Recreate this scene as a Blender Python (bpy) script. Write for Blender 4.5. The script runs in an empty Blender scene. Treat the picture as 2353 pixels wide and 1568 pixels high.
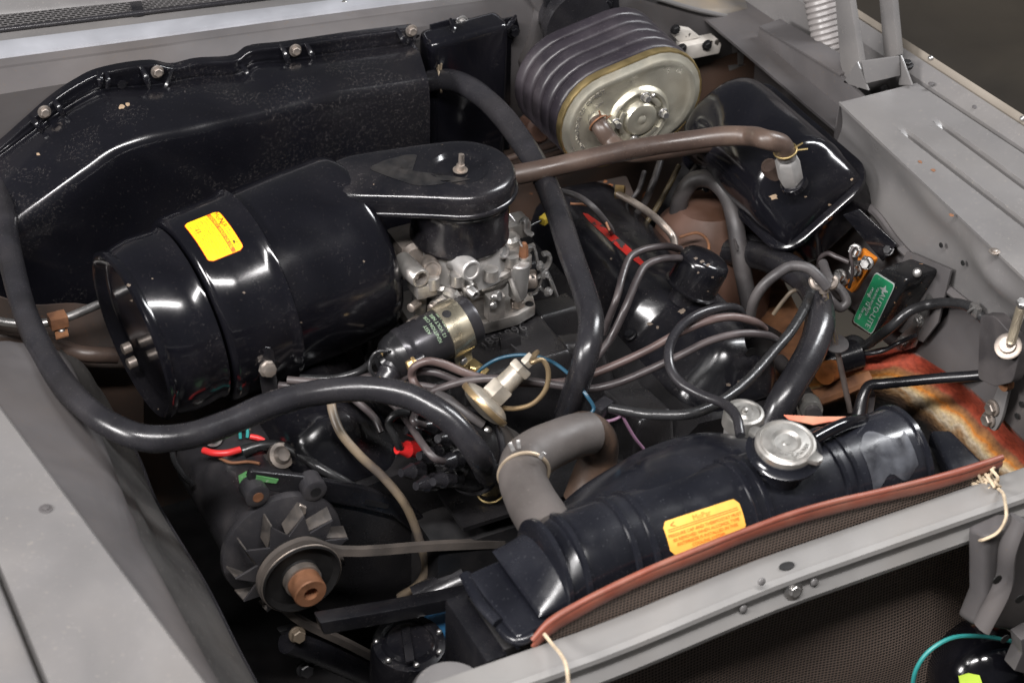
import bpy, bmesh, math, random
import numpy as np
from mathutils import Vector
random.seed(7); np.random.seed(7)
S = bpy.context.scene
COL = S.collection
# ------------------------------------------------------------------ camera
# frame measured in units of a 2352 x 1568 picture; focal 4800 units
FPX = 4800.0
PHI, TH, ROLL, DIST = math.radians(37), math.radians(28), math.radians(2), 2.5
TGT = np.array([0, 0, .8])
CF = np.array([math.sin(TH)*math.cos(PHI), math.cos(TH)*math.cos(PHI), -math.sin(PHI)])
CC = TGT - CF*DIST
_r = np.cross(CF, [0, 0, 1]); _r /= np.linalg.norm(_r); _u = np.cross(_r, CF)
CR = _r*math.cos(ROLL) + _u*math.sin(ROLL)
CU = -_r*math.sin(ROLL) + _u*math.cos(ROLL)
cd = bpy.data.cameras.new('camera'); cam = bpy.data.objects.new('camera', cd); COL.objects.link(cam)
from mathutils import Matrix
cam.matrix_world = Matrix(((CR[0], CU[0], -CF[0], CC[0]), (CR[1], CU[1], -CF[1], CC[1]), (CR[2], CU[2], -CF[2], CC[2]), (0, 0, 0, 1)))
cd.sensor_width = 36; cd.lens = FPX/2352*36; cd.clip_end = 100; cd.clip_start = .05
cd.dof.use_dof = True; cd.dof.focus_distance = 2.58; cd.dof.aperture_fstop = 6.3
S.camera = cam
# ------------------------------------------------------------------ world and lamps (indoor: a garage with soft lamps)
w = bpy.data.worlds.new('World'); S.world = w; w.use_nodes = True
w.node_tree.nodes['Background'].inputs[0].default_value = (.95, .97, 1, 1)
w.node_tree.nodes['Background'].inputs[1].default_value = .095
def area(name, loc, to, sx, sy, power, col=(1, 1, 1)):
    l = bpy.data.lights.new(name, 'AREA'); l.shape = 'RECTANGLE'; l.size = sx; l.size_y = sy; l.energy = power; l.color = col
    o = bpy.data.objects.new(name, l); COL.objects.link(o); o.location = loc
    d = Vector(to)-Vector(loc); o.rotation_euler = d.to_track_quat('-Z', 'Y').to_euler()
    return o
area('ceiling_softbox_lamp', (-.95, -1.12, 3.05), (-.55, -.1, .8), 2.2, .14, 128, (1, .97, .96))
area('side_softbox_lamp', (-5.2, -.3, 3.5), (.2, 0, .8), 2.0, 1.0, 400, (1, .97, .96))
area('ceiling_lamp', (2.1, -.05, 2.7), (.4, 0, .8), .3, 1.3, 70, (.97, .98, 1))
S.view_settings.view_transform = 'Standard'; S.view_settings.look = 'None'
S.view_settings.exposure = 0; S.view_settings.gamma = 1
S.cycles.use_denoising = True
S.cycles.max_bounces = 6
S.cycles.sample_clamp_indirect = 6
# ------------------------------------------------------------------ helpers
def V(*a): return np.array(a, float)
X, Y, Z = V(1, 0, 0), V(0, 1, 0), V(0, 0, 1)
def nrm(v): v = np.asarray(v, float); return v/np.linalg.norm(v)
def A(px, py, z=None, x=None, y=None, d=None):
    """the point of the place seen at picture position px,py that has height z (or lies at x, at y, or at distance d)"""
    r = CF + CR*((px-1176)/FPX) - CU*((py-784)/FPX)
    if z is not None: t = (z-CC[2])/r[2]
    elif x is not None: t = (x-CC[0])/r[0]
    elif y is not None: t = (y-CC[1])/r[1]
    else: t = d
    return CC + r*t
def AL(pts, **k):
    """list of (px,py,z) or, with x= / y= given, (px,py)"""
    return [A(p[0], p[1], **k) if k else A(p[0], p[1], z=p[2]) for p in pts]
WO = {}
def _link(o, wo, parent):
    COL.objects.link(o)
    po = WO[parent.name] if parent is not None else V(0, 0, 0)
    if parent is not None: o.parent = parent
    o.location = tuple(np.asarray(wo)-po); WO[o.name] = np.asarray(wo, float)
def thing(name, label, cat, loc, group=None):
    o = bpy.data.objects.new(name, None); o.empty_display_size = .03
    _link(o, loc, None); o['label'] = label; o['category'] = cat
    if group: o['group'] = group
    return o
def tag(o, label, cat, group=None):
    o['label'] = label; o['category'] = cat
    if group: o['group'] = group
    return o
class G:
    """a bag of geometry in world coordinates"""
    def __init__(s): s.v = []; s.f = []; s.uv = None
    def add(s, vf):
        v, f = vf[0], vf[1]; b = len(s.v)
        s.v += [tuple(map(float, p)) for p in v]; s.f += [tuple(i+b for i in q) for q in f]
        return s
def obj(name, g, mat, parent=None, angle=38, label=None, kind=None):
    if not isinstance(g, G): g = G().add(g) if not (isinstance(g, list)) else _many(g)
    v = np.array(g.v); c = (v.min(0)+v.max(0))/2
    me = bpy.data.meshes.new(name); me.from_pydata([tuple(p) for p in v-c], [], g.f)
    me.polygons.foreach_set('use_smooth', [True]*len(me.polygons))
    bm = bmesh.new(); bm.from_mesh(me); bmesh.ops.recalc_face_normals(bm, faces=bm.faces); bm.to_mesh(me); bm.free()
    me.set_sharp_from_angle(angle=math.radians(angle))
    me.materials.append(mat)
    o = bpy.data.objects.new(name, me); _link(o, c, parent)
    if label: o['label'] = label
    if kind: o['kind'] = kind
    return o
def _many(l):
    g = G()
    for q in l: g.add(q)
    return g
def cr(pts, n=8, closed=False):
    """Catmull-Rom through pts"""
    P = [np.asarray(p, float) for p in pts]
    if len(P) < 3 and not closed:
        return [P[0]+(P[1]-P[0])*t for t in np.linspace(0, 1, n+1)]
    out = []; m = len(P); seg = m if closed else m-1
    for i in range(seg):
        if closed: p0, p1, p2, p3 = P[(i-1) % m], P[i], P[(i+1) % m], P[(i+2) % m]
        else:
            p1, p2 = P[i], P[i+1]
            p0 = P[i-1] if i > 0 else 2*p1-p2
            p3 = P[i+2] if i+2 < m else 2*p2-p1
        # centripetal
        d1 = max(np.linalg.norm(p1-p0), 1e-9)**.5; d2 = max(np.linalg.norm(p2-p1), 1e-9)**.5; d3 = max(np.linalg.norm(p3-p2), 1e-9)**.5
        b1 = (d1*d1*p2-d2*d2*p0+(2*d1*d1+3*d1*d2+d2*d2)*p1)/(3*d1*(d1+d2))
        b2 = (d3*d3*p1-d2*d2*p3+(2*d3*d3+3*d3*d2+d2*d2)*p2)/(3*d3*(d3+d2))
        for t in np.arange(n)/n:
            out.append((1-t)**3*p1+3*(1-t)**2*t*b1+3*(1-t)*t*t*b2+t**3*p2)
    if not closed: out.append(P[-1])
    return out
def frames(path, closed=False):
    path = [np.asarray(p, float) for p in path]; n = len(path); T = []
    for i in range(n):
        a = path[i-1] if (i > 0 or closed) else path[i]; b = path[(i+1) % n] if (i < n-1 or closed) else path[i]
        T.append(nrm(b-a))
    ref = Z if abs(T[0][2]) < .9 else X
    u = nrm(np.cross(T[0], ref)); out = []
    for i in range(n):
        u = nrm(u-T[i]*np.dot(u, T[i])); out.append((path[i], u, np.cross(T[i], u), T[i]))
    return out
def tube(pts, r, n=14, seg=8, caps=True, smooth=True, flat=None):
    """swept round bar; r a number or one per control point; flat=(a,b) scales the section"""
    path = cr(pts, seg) if smooth else [np.asarray(p, float) for p in pts]
    m = len(path)
    if np.ndim(r) == 0: R = [r]*m
    else: R = list(np.interp(np.linspace(0, len(r)-1, m), range(len(r)), r))
    fx, fy = flat or (1, 1); v = []; f = []
    for (p, u, w_, t), rr in zip(frames(path), R):
        for k in range(n):
            a = 2*math.pi*k/n; v.append(p+u*math.cos(a)*rr*fx+w_*math.sin(a)*rr*fy)
    for i in range(m-1):
        for k in range(n):
            k2 = (k+1) % n; f.append((i*n+k, i*n+k2, (i+1)*n+k2, (i+1)*n+k))
    if caps:
        f.append(tuple(range(n))[::-1]); f.append(tuple((m-1)*n+k for k in range(n)))
    return v, f
def basis(axis, up=None):
    a = nrm(axis)
    if up is None: up = Z if abs(a[2]) < .9 else Y
    u = nrm(np.cross(up, a)); w_ = np.cross(a, u)
    return a, u, w_
def lathe(prof, o, axis, n=32, up=None, a0=0, a1=2*math.pi, sx=1, sy=1):
    """prof: list of (along axis, radius)"""
    a, u, w_ = basis(axis, up); o = np.asarray(o, float); v = []; f = []
    full = abs(a1-a0-2*math.pi) < 1e-6; cols = n if full else n+1
    for (t, r) in prof:
        for k in range(cols):
            q = a0+(a1-a0)*k/n; v.append(o+a*t+(u*math.cos(q)*sx+w_*math.sin(q)*sy)*r)
    m = len(prof)
    for i in range(m-1):
        for k in range(n):
            k2 = (k+1) % cols if full else k+1
            f.append((i*cols+k, i*cols+k2, (i+1)*cols+k2, (i+1)*cols+k))
    if full:
        if prof[0][1] > 1e-6: f.append(tuple(range(cols))[::-1])
        if prof[-1][1] > 1e-6: f.append(tuple((m-1)*cols+k for k in range(cols)))
    return v, f
def loft(rings, caps=True, closed=True):
    n = len(rings[0]); v = [p for r in rings for p in r]; f = []
    for i in range(len(rings)-1):
        for k in range(n if closed else n-1):
            k2 = (k+1) % n; f.append((i*n+k, i*n+k2, (i+1)*n+k2, (i+1)*n+k))
    if caps: f.append(tuple(range(n))[::-1]); f.append(tuple((len(rings)-1)*n+k for k in range(n)))
    return v, f
def _bev(v, f, b, seg=2, ang=25):
    bm = bmesh.new(); vs = [bm.verts.new(tuple(p)) for p in v]
    for q in f:
        try: bm.faces.new([vs[i] for i in q])
        except ValueError: pass
    bmesh.ops.recalc_face_normals(bm, faces=bm.faces)
    if b > 0:
        es = [e for e in bm.edges if len(e.link_faces) == 2 and e.calc_face_angle(0) > math.radians(ang)]
        bmesh.ops.bevel(bm, geom=es, offset=b, segments=seg, profile=.6, affect='EDGES', clamp_overlap=True)
    bm.verts.index_update(); r = [tuple(q.co) for q in bm.verts], [tuple(x.index for x in q.verts) for q in bm.faces]
    bm.free(); return r
def box(c, size, ax=(X, Y, Z), b=.002, seg=2):
    c = np.asarray(c, float); v = []
    for i in (-1, 1):
        for j in (-1, 1):
            for k in (-1, 1):
                v.append(c+ax[0]*i*size[0]/2+ax[1]*j*size[1]/2+ax[2]*k*size[2]/2)
    f = [(0, 1, 3, 2), (4, 6, 7, 5), (0, 4, 5, 1), (2, 3, 7, 6), (0, 2, 6, 4), (1, 5, 7, 3)]
    return _bev(v, f, b, seg)
def prism(pts, d, b=.001, seg=2, ang=25):
    """flat polygon pts (3-D) thickened along vector d"""
    n = len(pts); P = [np.asarray(p, float) for p in pts]; d = np.asarray(d, float)
    v = P+[p+d for p in P]
    f = [tuple(range(n))[::-1], tuple(range(n, 2*n))]+[(i, (i+1) % n, n+(i+1) % n, n+i) for i in range(n)]
    return _bev(v, f, b, seg, ang)
def bar(a, b_, w_, t, up=Z, b=.001):
    """flat bar from a to b_, w_ wide, t thick, thickness along up"""
    a = np.asarray(a, float); b_ = np.asarray(b_, float); d = nrm(b_-a); s = nrm(np.cross(up, d)); n = np.cross(d, s)
    return box((a+b_)/2, (np.linalg.norm(b_-a), w_, t), (d, s, n), b)
def grid(rows, nu=6, nv=6, smooth_v=True):
    """rows of 3-D points (all the same count, or resampled) -> dense grid array [i][j]"""
    rr = [cr(r, nu) for r in rows]; m = max(len(r) for r in rr)
    def rs(r):
        r = np.array(r); s = np.r_[0, np.cumsum(np.linalg.norm(np.diff(r, axis=0), axis=1))]
        q = np.linspace(0, s[-1], m); return np.stack([np.interp(q, s, r[:, k]) for k in range(3)], 1)
    rr = [rs(r) if len(r) != m else np.array(r) for r in rr]
    if smooth_v:
        cols = [cr([r[j] for r in rr], nv) for j in range(m)]
        return np.array(cols).transpose(1, 0, 2)
    return np.array(rr)
def sheet(g, thick=0.0, side=1):
    """grid array -> mesh; with thickness it becomes a closed plate"""
    n, m = g.shape[:2]
    fs = [(i*m+j, i*m+j+1, (i+1)*m+j+1, (i+1)*m+j) for i in range(n-1) for j in range(m-1)]
    v = [tuple(p) for p in g.reshape(-1, 3)]
    if not thick: return v, fs
    du = np.gradient(g, axis=0); dv = np.gradient(g, axis=1); N = np.cross(du, dv)
    N /= np.maximum(np.linalg.norm(N, axis=2, keepdims=True), 1e-9)
    g2 = g-N*thick*side; b = n*m
    v += [tuple(p) for p in g2.reshape(-1, 3)]
    fs += [tuple(b+i for i in q[::-1]) for q in fs]
    rim = [(0, j) for j in range(m)]+[(i, m-1) for i in range(1, n)]+[(n-1, j) for j in range(m-2, -1, -1)]+[(i, 0) for i in range(n-2, 0, -1)]
    R = [i*m+j for i, j in rim]
    fs += [(R[k], R[(k+1) % len(R)], b+R[(k+1) % len(R)], b+R[k]) for k in range(len(R))]
    return v, fs
def hexh(p, axis, r, h, washer=1.35, n=6, twist=.3):
    """hex head on a washer flange"""
    a, u, w_ = basis(axis); p = np.asarray(p, float); g = []
    if washer: g.append(lathe([(-.001, r*washer), (h*.18, r*washer), (h*.25, r*washer*.9)], p, axis, 20))
    ring = lambda t, s: [p+a*t+(u*math.cos(q)+w_*math.sin(q))*r*s for q in [twist+2*math.pi*k/n for k in range(n)]]
    g.append(loft([ring(h*.15, 1), ring(h*.85, 1), ring(h, .84)]))
    return g
def dome(p, axis, r, h, n=16):
    return lathe([(-.001, r)]+[(h*math.sin(t), r*math.cos(t)) for t in np.linspace(0, math.pi/2-.02, 5)]+[(h, 0)], p, axis, n)
def ringt(p, axis, R, r, n=28, k=8):
    a, u, w_ = basis(axis); p = np.asarray(p, float)
    rings = []
    for i in range(n):
        q = 2*math.pi*i/n; e = u*math.cos(q)+w_*math.sin(q)
        rings.append([p+e*(R+r*math.cos(t))+a*r*math.sin(t) for t in [2*math.pi*j/k for j in range(k)]])
    v = [x for r_ in rings for x in r_]; f = []
    for i in range(n):
        for j in range(k): f.append((i*k+j, ((i+1) % n)*k+j, ((i+1) % n)*k+(j+1) % k, i*k+(j+1) % k))
    return v, f
_dg = None
def textgeo(s, size, fn, depth=.0002, align='CENTER'):
    """lettering: fn maps flat (x,y,h) to the place"""
    c = bpy.data.curves.new('t', 'FONT'); c.body = s; c.size = size; c.align_x = align; c.align_y = 'CENTER'; c.extrude = depth; c.resolution_u = 2
    o = bpy.data.objects.new('t', c); COL.objects.link(o)
    dg = bpy.context.evaluated_depsgraph_get(); dg.update(); me = o.evaluated_get(dg).to_mesh()
    v = [fn(p.co.x, p.co.y, p.co.z+depth) for p in me.vertices]; f = [tuple(q.vertices) for q in me.polygons]
    o.evaluated_get(dg).to_mesh_clear(); bpy.data.objects.remove(o); bpy.data.curves.remove(c)
    return v, f
from mathutils.bvhtree import BVHTree
_bvh = {}
def hit(o, px, py, lift=.0004):
    """where the surface of o is met at picture position px,py"""
    if o.name not in _bvh:
        w0 = Vector(WO[o.name]); _bvh[o.name] = BVHTree.FromPolygons([v.co+w0 for v in o.data.vertices], [tuple(p.vertices) for p in o.data.polygons])
    d = Vector(nrm(CF + CR*((px-1176)/FPX) - CU*((py-784)/FPX)))
    h, n, i, dist = _bvh[o.name].ray_cast(Vector(CC), d)
    if h is None: return None
    if n.dot(d) > 0: n = -n
    return np.array(h+n*lift)
def decal(name, o, poly, m, par=None, lift=.0005, rings=3, label=None):
    """thin mark lying on the surface of o, outline given by picture positions"""
    c = np.mean(np.array(poly, float), 0); R_ = []
    for s_ in np.linspace(1, .03, rings+1):
        r = [hit(o, c[0]+(p[0]-c[0])*s_, c[1]+(p[1]-c[1])*s_, lift) for p in poly]
        if any(q is None for q in r): return None
        R_.append(r)
    return obj(name, loft(R_, False), m, par or o, label=label)
def chip(o, px, py, r, m, par=None, name='paint_chip', ax=1.4, n=11):
    t0 = random.random()*3
    return decal(name, o, [(px+r*ax*math.cos(t)*(.45+.65*random.random()), py+r*math.sin(t)*(.45+.65*random.random())) for t in np.linspace(0, 2*math.pi, n+1)[:-1]], m, par, rings=2)
# ------------------------------------------------------------------ materials
def mat(name, col, rough=.5, metal=0., var=.25, vs=14., rv=.12, bump=0., bs=200., dust=None, spots=None, coat=0., col2=None, spec=.5, coat_r=.08):
    m = bpy.data.materials.new(name); m.use_nodes = True; nt = m.node_tree; N = nt.nodes; L = nt.links
    b = N['Principled BSDF']; b.inputs['Metallic'].default_value = metal; b.inputs['Specular IOR Level'].default_value = spec
    if coat: b.inputs['Coat Weight'].default_value = coat; b.inputs['Coat Roughness'].default_value = coat_r
    tc = N.new('ShaderNodeTexCoord'); co = tc.outputs['Object']
    def noise(scale, detail=4, dist=0.):
        n = N.new('ShaderNodeTexNoise'); n.inputs['Scale'].default_value = scale; n.inputs['Detail'].default_value = detail
        n.inputs['Distortion'].default_value = dist; L.new(co, n.inputs['Vector']); return n.outputs['Fac']
    def ramp(src, a, c, ca, cb):
        r = N.new('ShaderNodeValToRGB'); r.color_ramp.elements[0].position = a; r.color_ramp.elements[1].position = c
        r.color_ramp.elements[0].color = (*ca, 1); r.color_ramp.elements[1].color = (*cb, 1); L.new(src, r.inputs[0]); return r.outputs[0]
    def mix(fac, a, c):
        x = N.new('ShaderNodeMix'); x.data_type = 'RGBA'; L.new(fac, x.inputs[0])
        for s_, k in ((a, 6), (c, 7)):
            if isinstance(s_, tuple): x.inputs[k].default_value = (*s_, 1)
            else: L.new(s_, x.inputs[k])
        return x.outputs[2]
    c2 = col2 or tuple(max(0, q*(1-var)) for q in col)
    c1 = tuple(min(1, q*(1+var*.6)) for q in col)
    base = ramp(noise(vs, 5, .4), .32, .68, c2, c1)
    rsrc = noise(vs*2.3, 5, .2)
    rr = N.new('ShaderNodeMapRange'); rr.inputs[1].default_value = .3; rr.inputs[2].default_value = .7
    rr.inputs[3].default_value = max(.03, rough-rv); rr.inputs[4].default_value = min(1, rough+rv); L.new(rsrc, rr.inputs[0]); rough_o = rr.outputs[0]
    def addmask(mask, colr, rgh, base, rough_o):
        base = mix(mask, base, colr)
        x = N.new('ShaderNodeMix'); L.new(mask, x.inputs[0]); L.new(rough_o, x.inputs[2]); x.inputs[3].default_value = rgh
        return base, x.outputs[0]
    if dust:                      # (colour, how much 0..1, scale)  film of settled dust, broken up
        dc, da, ds = dust
        k = ramp(noise(ds, 6, .6), .45, .8, (0, 0, 0), (da, da, da)); base, rough_o = addmask(k, dc, .75, base, rough_o)
        k = ramp(noise(ds*45, 2), .66, .72, (0, 0, 0), (da*1.6,)*3); base, rough_o = addmask(k, dc, .7, base, rough_o)
    if spots:                     # (colour, scale, threshold) chips
        for sc, ss, st in spots:
            k = ramp(noise(ss, 3, .3), st, st+.02, (0, 0, 0), (1, 1, 1)); base, rough_o = addmask(k, sc, .75, base, rough_o)
    L.new(base, b.inputs['Base Color']); L.new(rough_o, b.inputs['Roughness'])
    if bump:
        bn = N.new('ShaderNodeBump'); bn.inputs['Strength'].default_value = bump; bn.inputs['Distance'].default_value = .002
        L.new(noise(bs, 4), bn.inputs['Height']); L.new(bn.outputs[0], b.inputs['Normal'])
    return m
def scuff(m, col, op, scale=210, thr=.47, eps=.009, brk_t=.55, xw=0., rough=None):
    """fine hair-like scratches, gathered in patches"""
    nt = m.node_tree; N, L = nt.nodes, nt.links; b = N['Principled BSDF']; tc = N.new('ShaderNodeTexCoord')
    def noise(s, d, dist):
        n = N.new('ShaderNodeTexNoise'); n.inputs['Scale'].default_value = s; n.inputs['Detail'].default_value = d; n.inputs['Distortion'].default_value = dist; L.new(tc.outputs['Object'], n.inputs['Vector']); return n.outputs['Fac']
    def mth(op_, a, c):
        x = N.new('ShaderNodeMath'); x.operation = op_
        for k, s_ in enumerate((a, c)):
            if isinstance(s_, (int, float)): x.inputs[k].default_value = s_
            else: L.new(s_, x.inputs[k])
        return x.outputs[0]
    hair = mth('LESS_THAN', mth('ABSOLUTE', mth('SUBTRACT', noise(scale, 1, 2.5), .5), 0), eps)
    brk = mth('GREATER_THAN', noise(scale*1.25, 2, 0), brk_t)
    sx_ = N.new('ShaderNodeSeparateXYZ'); L.new(tc.outputs['Object'], sx_.inputs[0])
    wid = mth('GREATER_THAN', mth('ADD', noise(9, 3, .5), mth('MULTIPLY', sx_.outputs[0], xw)), thr)
    k = mth('MULTIPLY', mth('MULTIPLY', hair, brk), wid)
    old = b.inputs['Base Color'].links[0].from_socket; mx = N.new('ShaderNodeMix'); mx.data_type = 'RGBA'
    L.new(mth('MULTIPLY', k, op), mx.inputs[0]); L.new(old, mx.inputs[6]); mx.inputs[7].default_value = (*col, 1); L.new(mx.outputs[2], b.inputs['Base Color'])
    return m
BROWN = (.20, .14, .10)
DUSTC = (.19, .165, .15)
GREY = mat('grey_body_paint', (.134, .129, .128), .32, var=.16, vs=7, rv=.10, dust=((.175, .16, .145), .4, 5), spots=[((.24, .22, .21), 95, .76)], bump=.05, bs=60)
GREYD = mat('worn_shaded_grey_paint', (.078, .073, .074), .52, var=.25, vs=8, dust=((.09, .073, .062), .45, 5), spots=[((.20, .09, .05), 40, .77)], bump=.05, bs=60, spec=.3)  # worn grey; also puts the near inner fender's shade into colour
GREYR = mat('grey_paint_rusty_lower', (.045, .034, .029), .55, var=.3, vs=7, dust=((.10, .045, .022), .6, 7), spots=[((.3, .11, .04), 26, .68)])
BLK = mat('black_gloss_enamel', (.0045, .0045, .0065), .14, var=.3, vs=9, rv=.05, dust=(DUSTC, .025, 7), spots=[((.30, .22, .16), 75, .80)], bump=.02, bs=35)
scuff(GREY, (.26, .24, .235), .45, 90, .52, .006); scuff(BLK, (.20, .18, .17), .22, 120, .55, .006)
BLKW = mat('black_worn_enamel', (.006, .006, .008), .20, var=.3, vs=9, rv=.07, dust=(DUSTC, .07, 9), spots=[((.25, .18, .13), 90, .765)], bump=.05, bs=60)
scuff(BLKW, (.20, .18, .17), .30, 130, .52, .007)
BLKM = mat('black_cast_iron_paint', (.011, .0105, .0115), .30, var=.3, vs=15, rv=.07, dust=(DUSTC, .05, 12), bump=.22, bs=420)
BLKP = mat('black_pressed_steel', (.008, .008, .010), .28, var=.3, vs=12, dust=(DUSTC, .07, 12), bump=.06, bs=90)
RUB = mat('black_rubber', (.016, .0155, .018), .26, var=.3, vs=20, rv=.06, dust=(DUSTC, .06, 9), bump=.09, bs=140)
RUBG = mat('grey_dusty_rubber', (.045, .041, .042), .5, var=.25, vs=18, dust=((.16, .14, .13), .3, 14), bump=.06, bs=200)
RUBB = mat('brown_rubber', (.050, .034, .028), .36, var=.25, vs=16, dust=((.22, .15, .11), .25, 12), bump=.05, bs=160)
WIREM = mat('ignition_wire_rubber', (.045, .037, .038), .4, var=.25, vs=25, dust=((.17, .14, .13), .25, 25))
WIREB = mat('black_tape', (.018, .018, .019), .3, var=.2, vs=40, bump=.2, bs=120)
ZINC = mat('cast_zinc', (.47, .45, .425), .36, .78, var=.38, vs=26, rv=.1, dust=((.15, .09, .055), .6, 22), bump=.10, bs=260)
ALU = mat('cast_aluminium', (.42, .41, .40), .5, .6, var=.2, vs=20, dust=((.25, .2, .17), .4, 20), bump=.10, bs=260)
CAD = mat('cadmium_plate', (.62, .595, .50), .36, .78, var=.15, vs=14, dust=((.36, .28, .17), .4, 20))
GOLD = mat('yellow_zinc_plate', (.50, .38, .18), .38, .9, var=.25, vs=20)
STEEL = mat('bare_steel', (.46, .45, .44), .33, .9, var=.2, vs=30, dust=((.2, .15, .12), .3, 30))
BRIGHT = mat('brushed_bright_strip', (.50, .51, .55), .42, .55, var=.15, vs=10, rv=.08, bump=.03, bs=60)
HUBM = mat('tarnished_steel', (.33, .29, .26), .45, .8, var=.3, vs=30, dust=((.25, .17, .1), .5, 30))
RUST = mat('rusted_steel', (.22, .10, .045), .75, .1, var=.5, vs=26, col2=(.08, .035, .02), bump=.3, bs=160)
COPPER = mat('rusty_copper_nut', (.25, .115, .06), .55, .4, var=.35, vs=40)
BRASS = mat('brass', (.60, .42, .20), .35, .9, var=.3, vs=40)
DARK = mat('oily_black_metal', (.008, .008, .009), .5, var=.4, vs=10, dust=((.09, .07, .06), .15, 10), bump=.1, bs=90)
REDP = mat('red_engine_paint', (.27, .013, .010), .35, var=.4, vs=25, spots=[((.02, .018, .018), 45, .56)])
CHIPT = mat('bare_tan_primer', (.28, .20, .13), .7); CHIPG = mat('grey_tan_chip', (.12, .092, .07), .7, var=.4, vs=80)
REDB = mat('red_plastic', (.55, .02, .02), .3, var=.1)
def flat(name, col, rough=.5, metal=0): return mat(name, col, rough, metal, var=.06, vs=40, rv=.04)
YEL = flat('yellow_label', (.90, .58, .012), .35); YEL2 = mat('amber_label', (.80, .42, .07), .5, var=.12, vs=30)
ORG = flat('orange_ink', (.75, .10, .01), .5); OLI = flat('brown_ink', (.42, .20, .02), .6)
BLKI = flat('black_ink', (.01, .01, .01), .5); ORGP = mat('orange_painted_tin', (.60, .19, .02), .45, var=.2, vs=30, spots=[((.35, .3, .26), 70, .70)])
GRN = mat('green_label', (.015, .17, .075), .35, var=.15, vs=25, spots=[((.42, .40, .36), 130, .66)])
GRN2 = mat('green_worn_label', (.10, .28, .10), .45, var=.25, vs=30, spots=[((.4, .42, .36), 80, .62)])
SILV = flat('silver_ink', (.40, .44, .42), .4, .3); GRNI = flat('pale_green_ink', (.22, .30, .20), .6)
TEAL = flat('teal_wire', (.03, .26, .25), .45); BLUEW = flat('blue_wire', (.015, .055, .09), .35); REDW = flat('red_wire', (.60, .03, .03), .35)
PURP = flat('purple_wire', (.20, .11, .17), .45); TAN = mat('tan_cloth_line', (.17, .13, .085), .45, var=.3, vs=20, col2=(.085, .07, .06))
TWINE = mat('twine', (.50, .40, .28), .85, var=.3, vs=80, bump=.4, bs=300)
PIPE = mat('rust_brown_vinyl', (.19, .052, .032), .48, var=.25, vs=16, dust=((.3, .18, .13), .3, 20))
BLUEP = mat('blue_paint', (.012, .075, .16), .5, var=.3, vs=20)
# ================================================================== setting
FLOORM = mat('garage_floor', (.050, .041, .030), .7, var=.45, vs=2.2, bump=.2, bs=30, col2=(.03, .025, .02))
fl = obj('floor', sheet(np.array([[[-8, -8, 0], [8, -8, 0]], [[-8, 8, 0], [8, 8, 0]]], float)), FLOORM); fl['kind'] = 'structure'
# ================================================================== car body
car = thing('car_body', 'grey painted car body round the open engine bay', 'car body', (0, -.1, .25))
def rowY(pts): return [A(p[0], p[1], y=p[2]) for p in pts]
def lin(y0, s, xs): return [(x, y0+s*x) for x in xs]
PXS = (-300, 0, 300, 600, 900, 1250)
def rowl(y0, s, ya, yb): return [A(x, y, y=ya+(yb-ya)*x/900) for x, y in lin(y0, s, PXS)]
r_m0 = rowl(32, -.100, .690, .660); r_m1 = rowl(74, -.121, .635, .605); r_t = rowl(83, -.124, .625, .595)
r_s0 = rowl(99, -.124, .605, .575); r_s1 = rowl(133, -.141, .570, .540); r_c = rowl(153, -.136, .545, .525)
up = lambda r, dz, dy=0: [p+V(0, dy, dz) for p in r]
o = obj('cowl_panel', sheet(grid([up(r_m0, .06, .16), up(r_m0, .004, .006), up(r_m0, -.003, .001)], 4, 3, False), .003), GREY, car)
o = obj('cowl_panel', sheet(grid([up(r_m1, -.006, .001), up(r_m1, -.001), r_t, r_s0], 4, 3, False), .002), GREY, car)
obj('rubber_seal', tube(up(r_m1, .003), .0035, 10, 4), RUB, car)
def cowlmesh():
    m = bpy.data.materials.new('black_wire_mesh'); m.use_nodes = True; nt = m.node_tree; N, L = nt.nodes, nt.links; b = N['Principled BSDF']
    tc = N.new('ShaderNodeTexCoord'); br = N.new('ShaderNodeTexBrick'); mp = N.new('ShaderNodeMapping'); L.new(tc.outputs['Object'], mp.inputs[0]); L.new(mp.outputs[0], br.inputs['Vector'])
    br.inputs['Scale'].default_value = 42; br.inputs['Mortar Size'].default_value = .055; br.inputs['Color1'].default_value = br.inputs['Color2'].default_value = (.004, .004, .004, 1); br.inputs['Mortar'].default_value = (.10, .095, .095, 1)
    br.inputs['Brick Width'].default_value = .42; br.inputs['Row Height'].default_value = .28
    L.new(br.outputs['Color'], b.inputs['Base Color']); b.inputs['Roughness'].default_value = .4
    bn = N.new('ShaderNodeBump'); bn.inputs['Strength'].default_value = 1; bn.inputs['Distance'].default_value = .002; L.new(br.outputs['Fac'], bn.inputs['Height']); L.new(bn.outputs[0], b.inputs['Normal'])
    return m
obj('cowl_grille', sheet(grid([up(r_m0, -.002, .001), up(r_m1, -.001, .001)], 4, 2, False), .001), cowlmesh(), car, label='black wire mesh grille in the cowl')
obj('grille_bridge', prism([A(a, b, y=yy2) for a, b, yy2 in ((298, 9, .662), (325, 6, .662), (332, 37, .618), (308, 40, .618))], V(0, 0, .003), .0008), BLKP, car)
st = obj('bright_strip', sheet(grid([up(r_s0, .003), up(r_s0, .004, -.004), [a*.4+b*.6+V(0, 0, .004) for a, b in zip(r_s0, r_s1)], up(r_s1, .002), up(r_s1, -.006, -.002)], 4, 2, False), .002), BRIGHT, car, label='long bright brushed strip along the cowl edge')
for px, py in ((218, 89), (518, 48), (792, 8)):
    p = A(px, py, y=.588+.0*px-.03*px/900); obj('screw', dome(p+V(0, 0, .001), (0, -.5, .86), .0042, .0028), STEEL, st)
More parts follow.
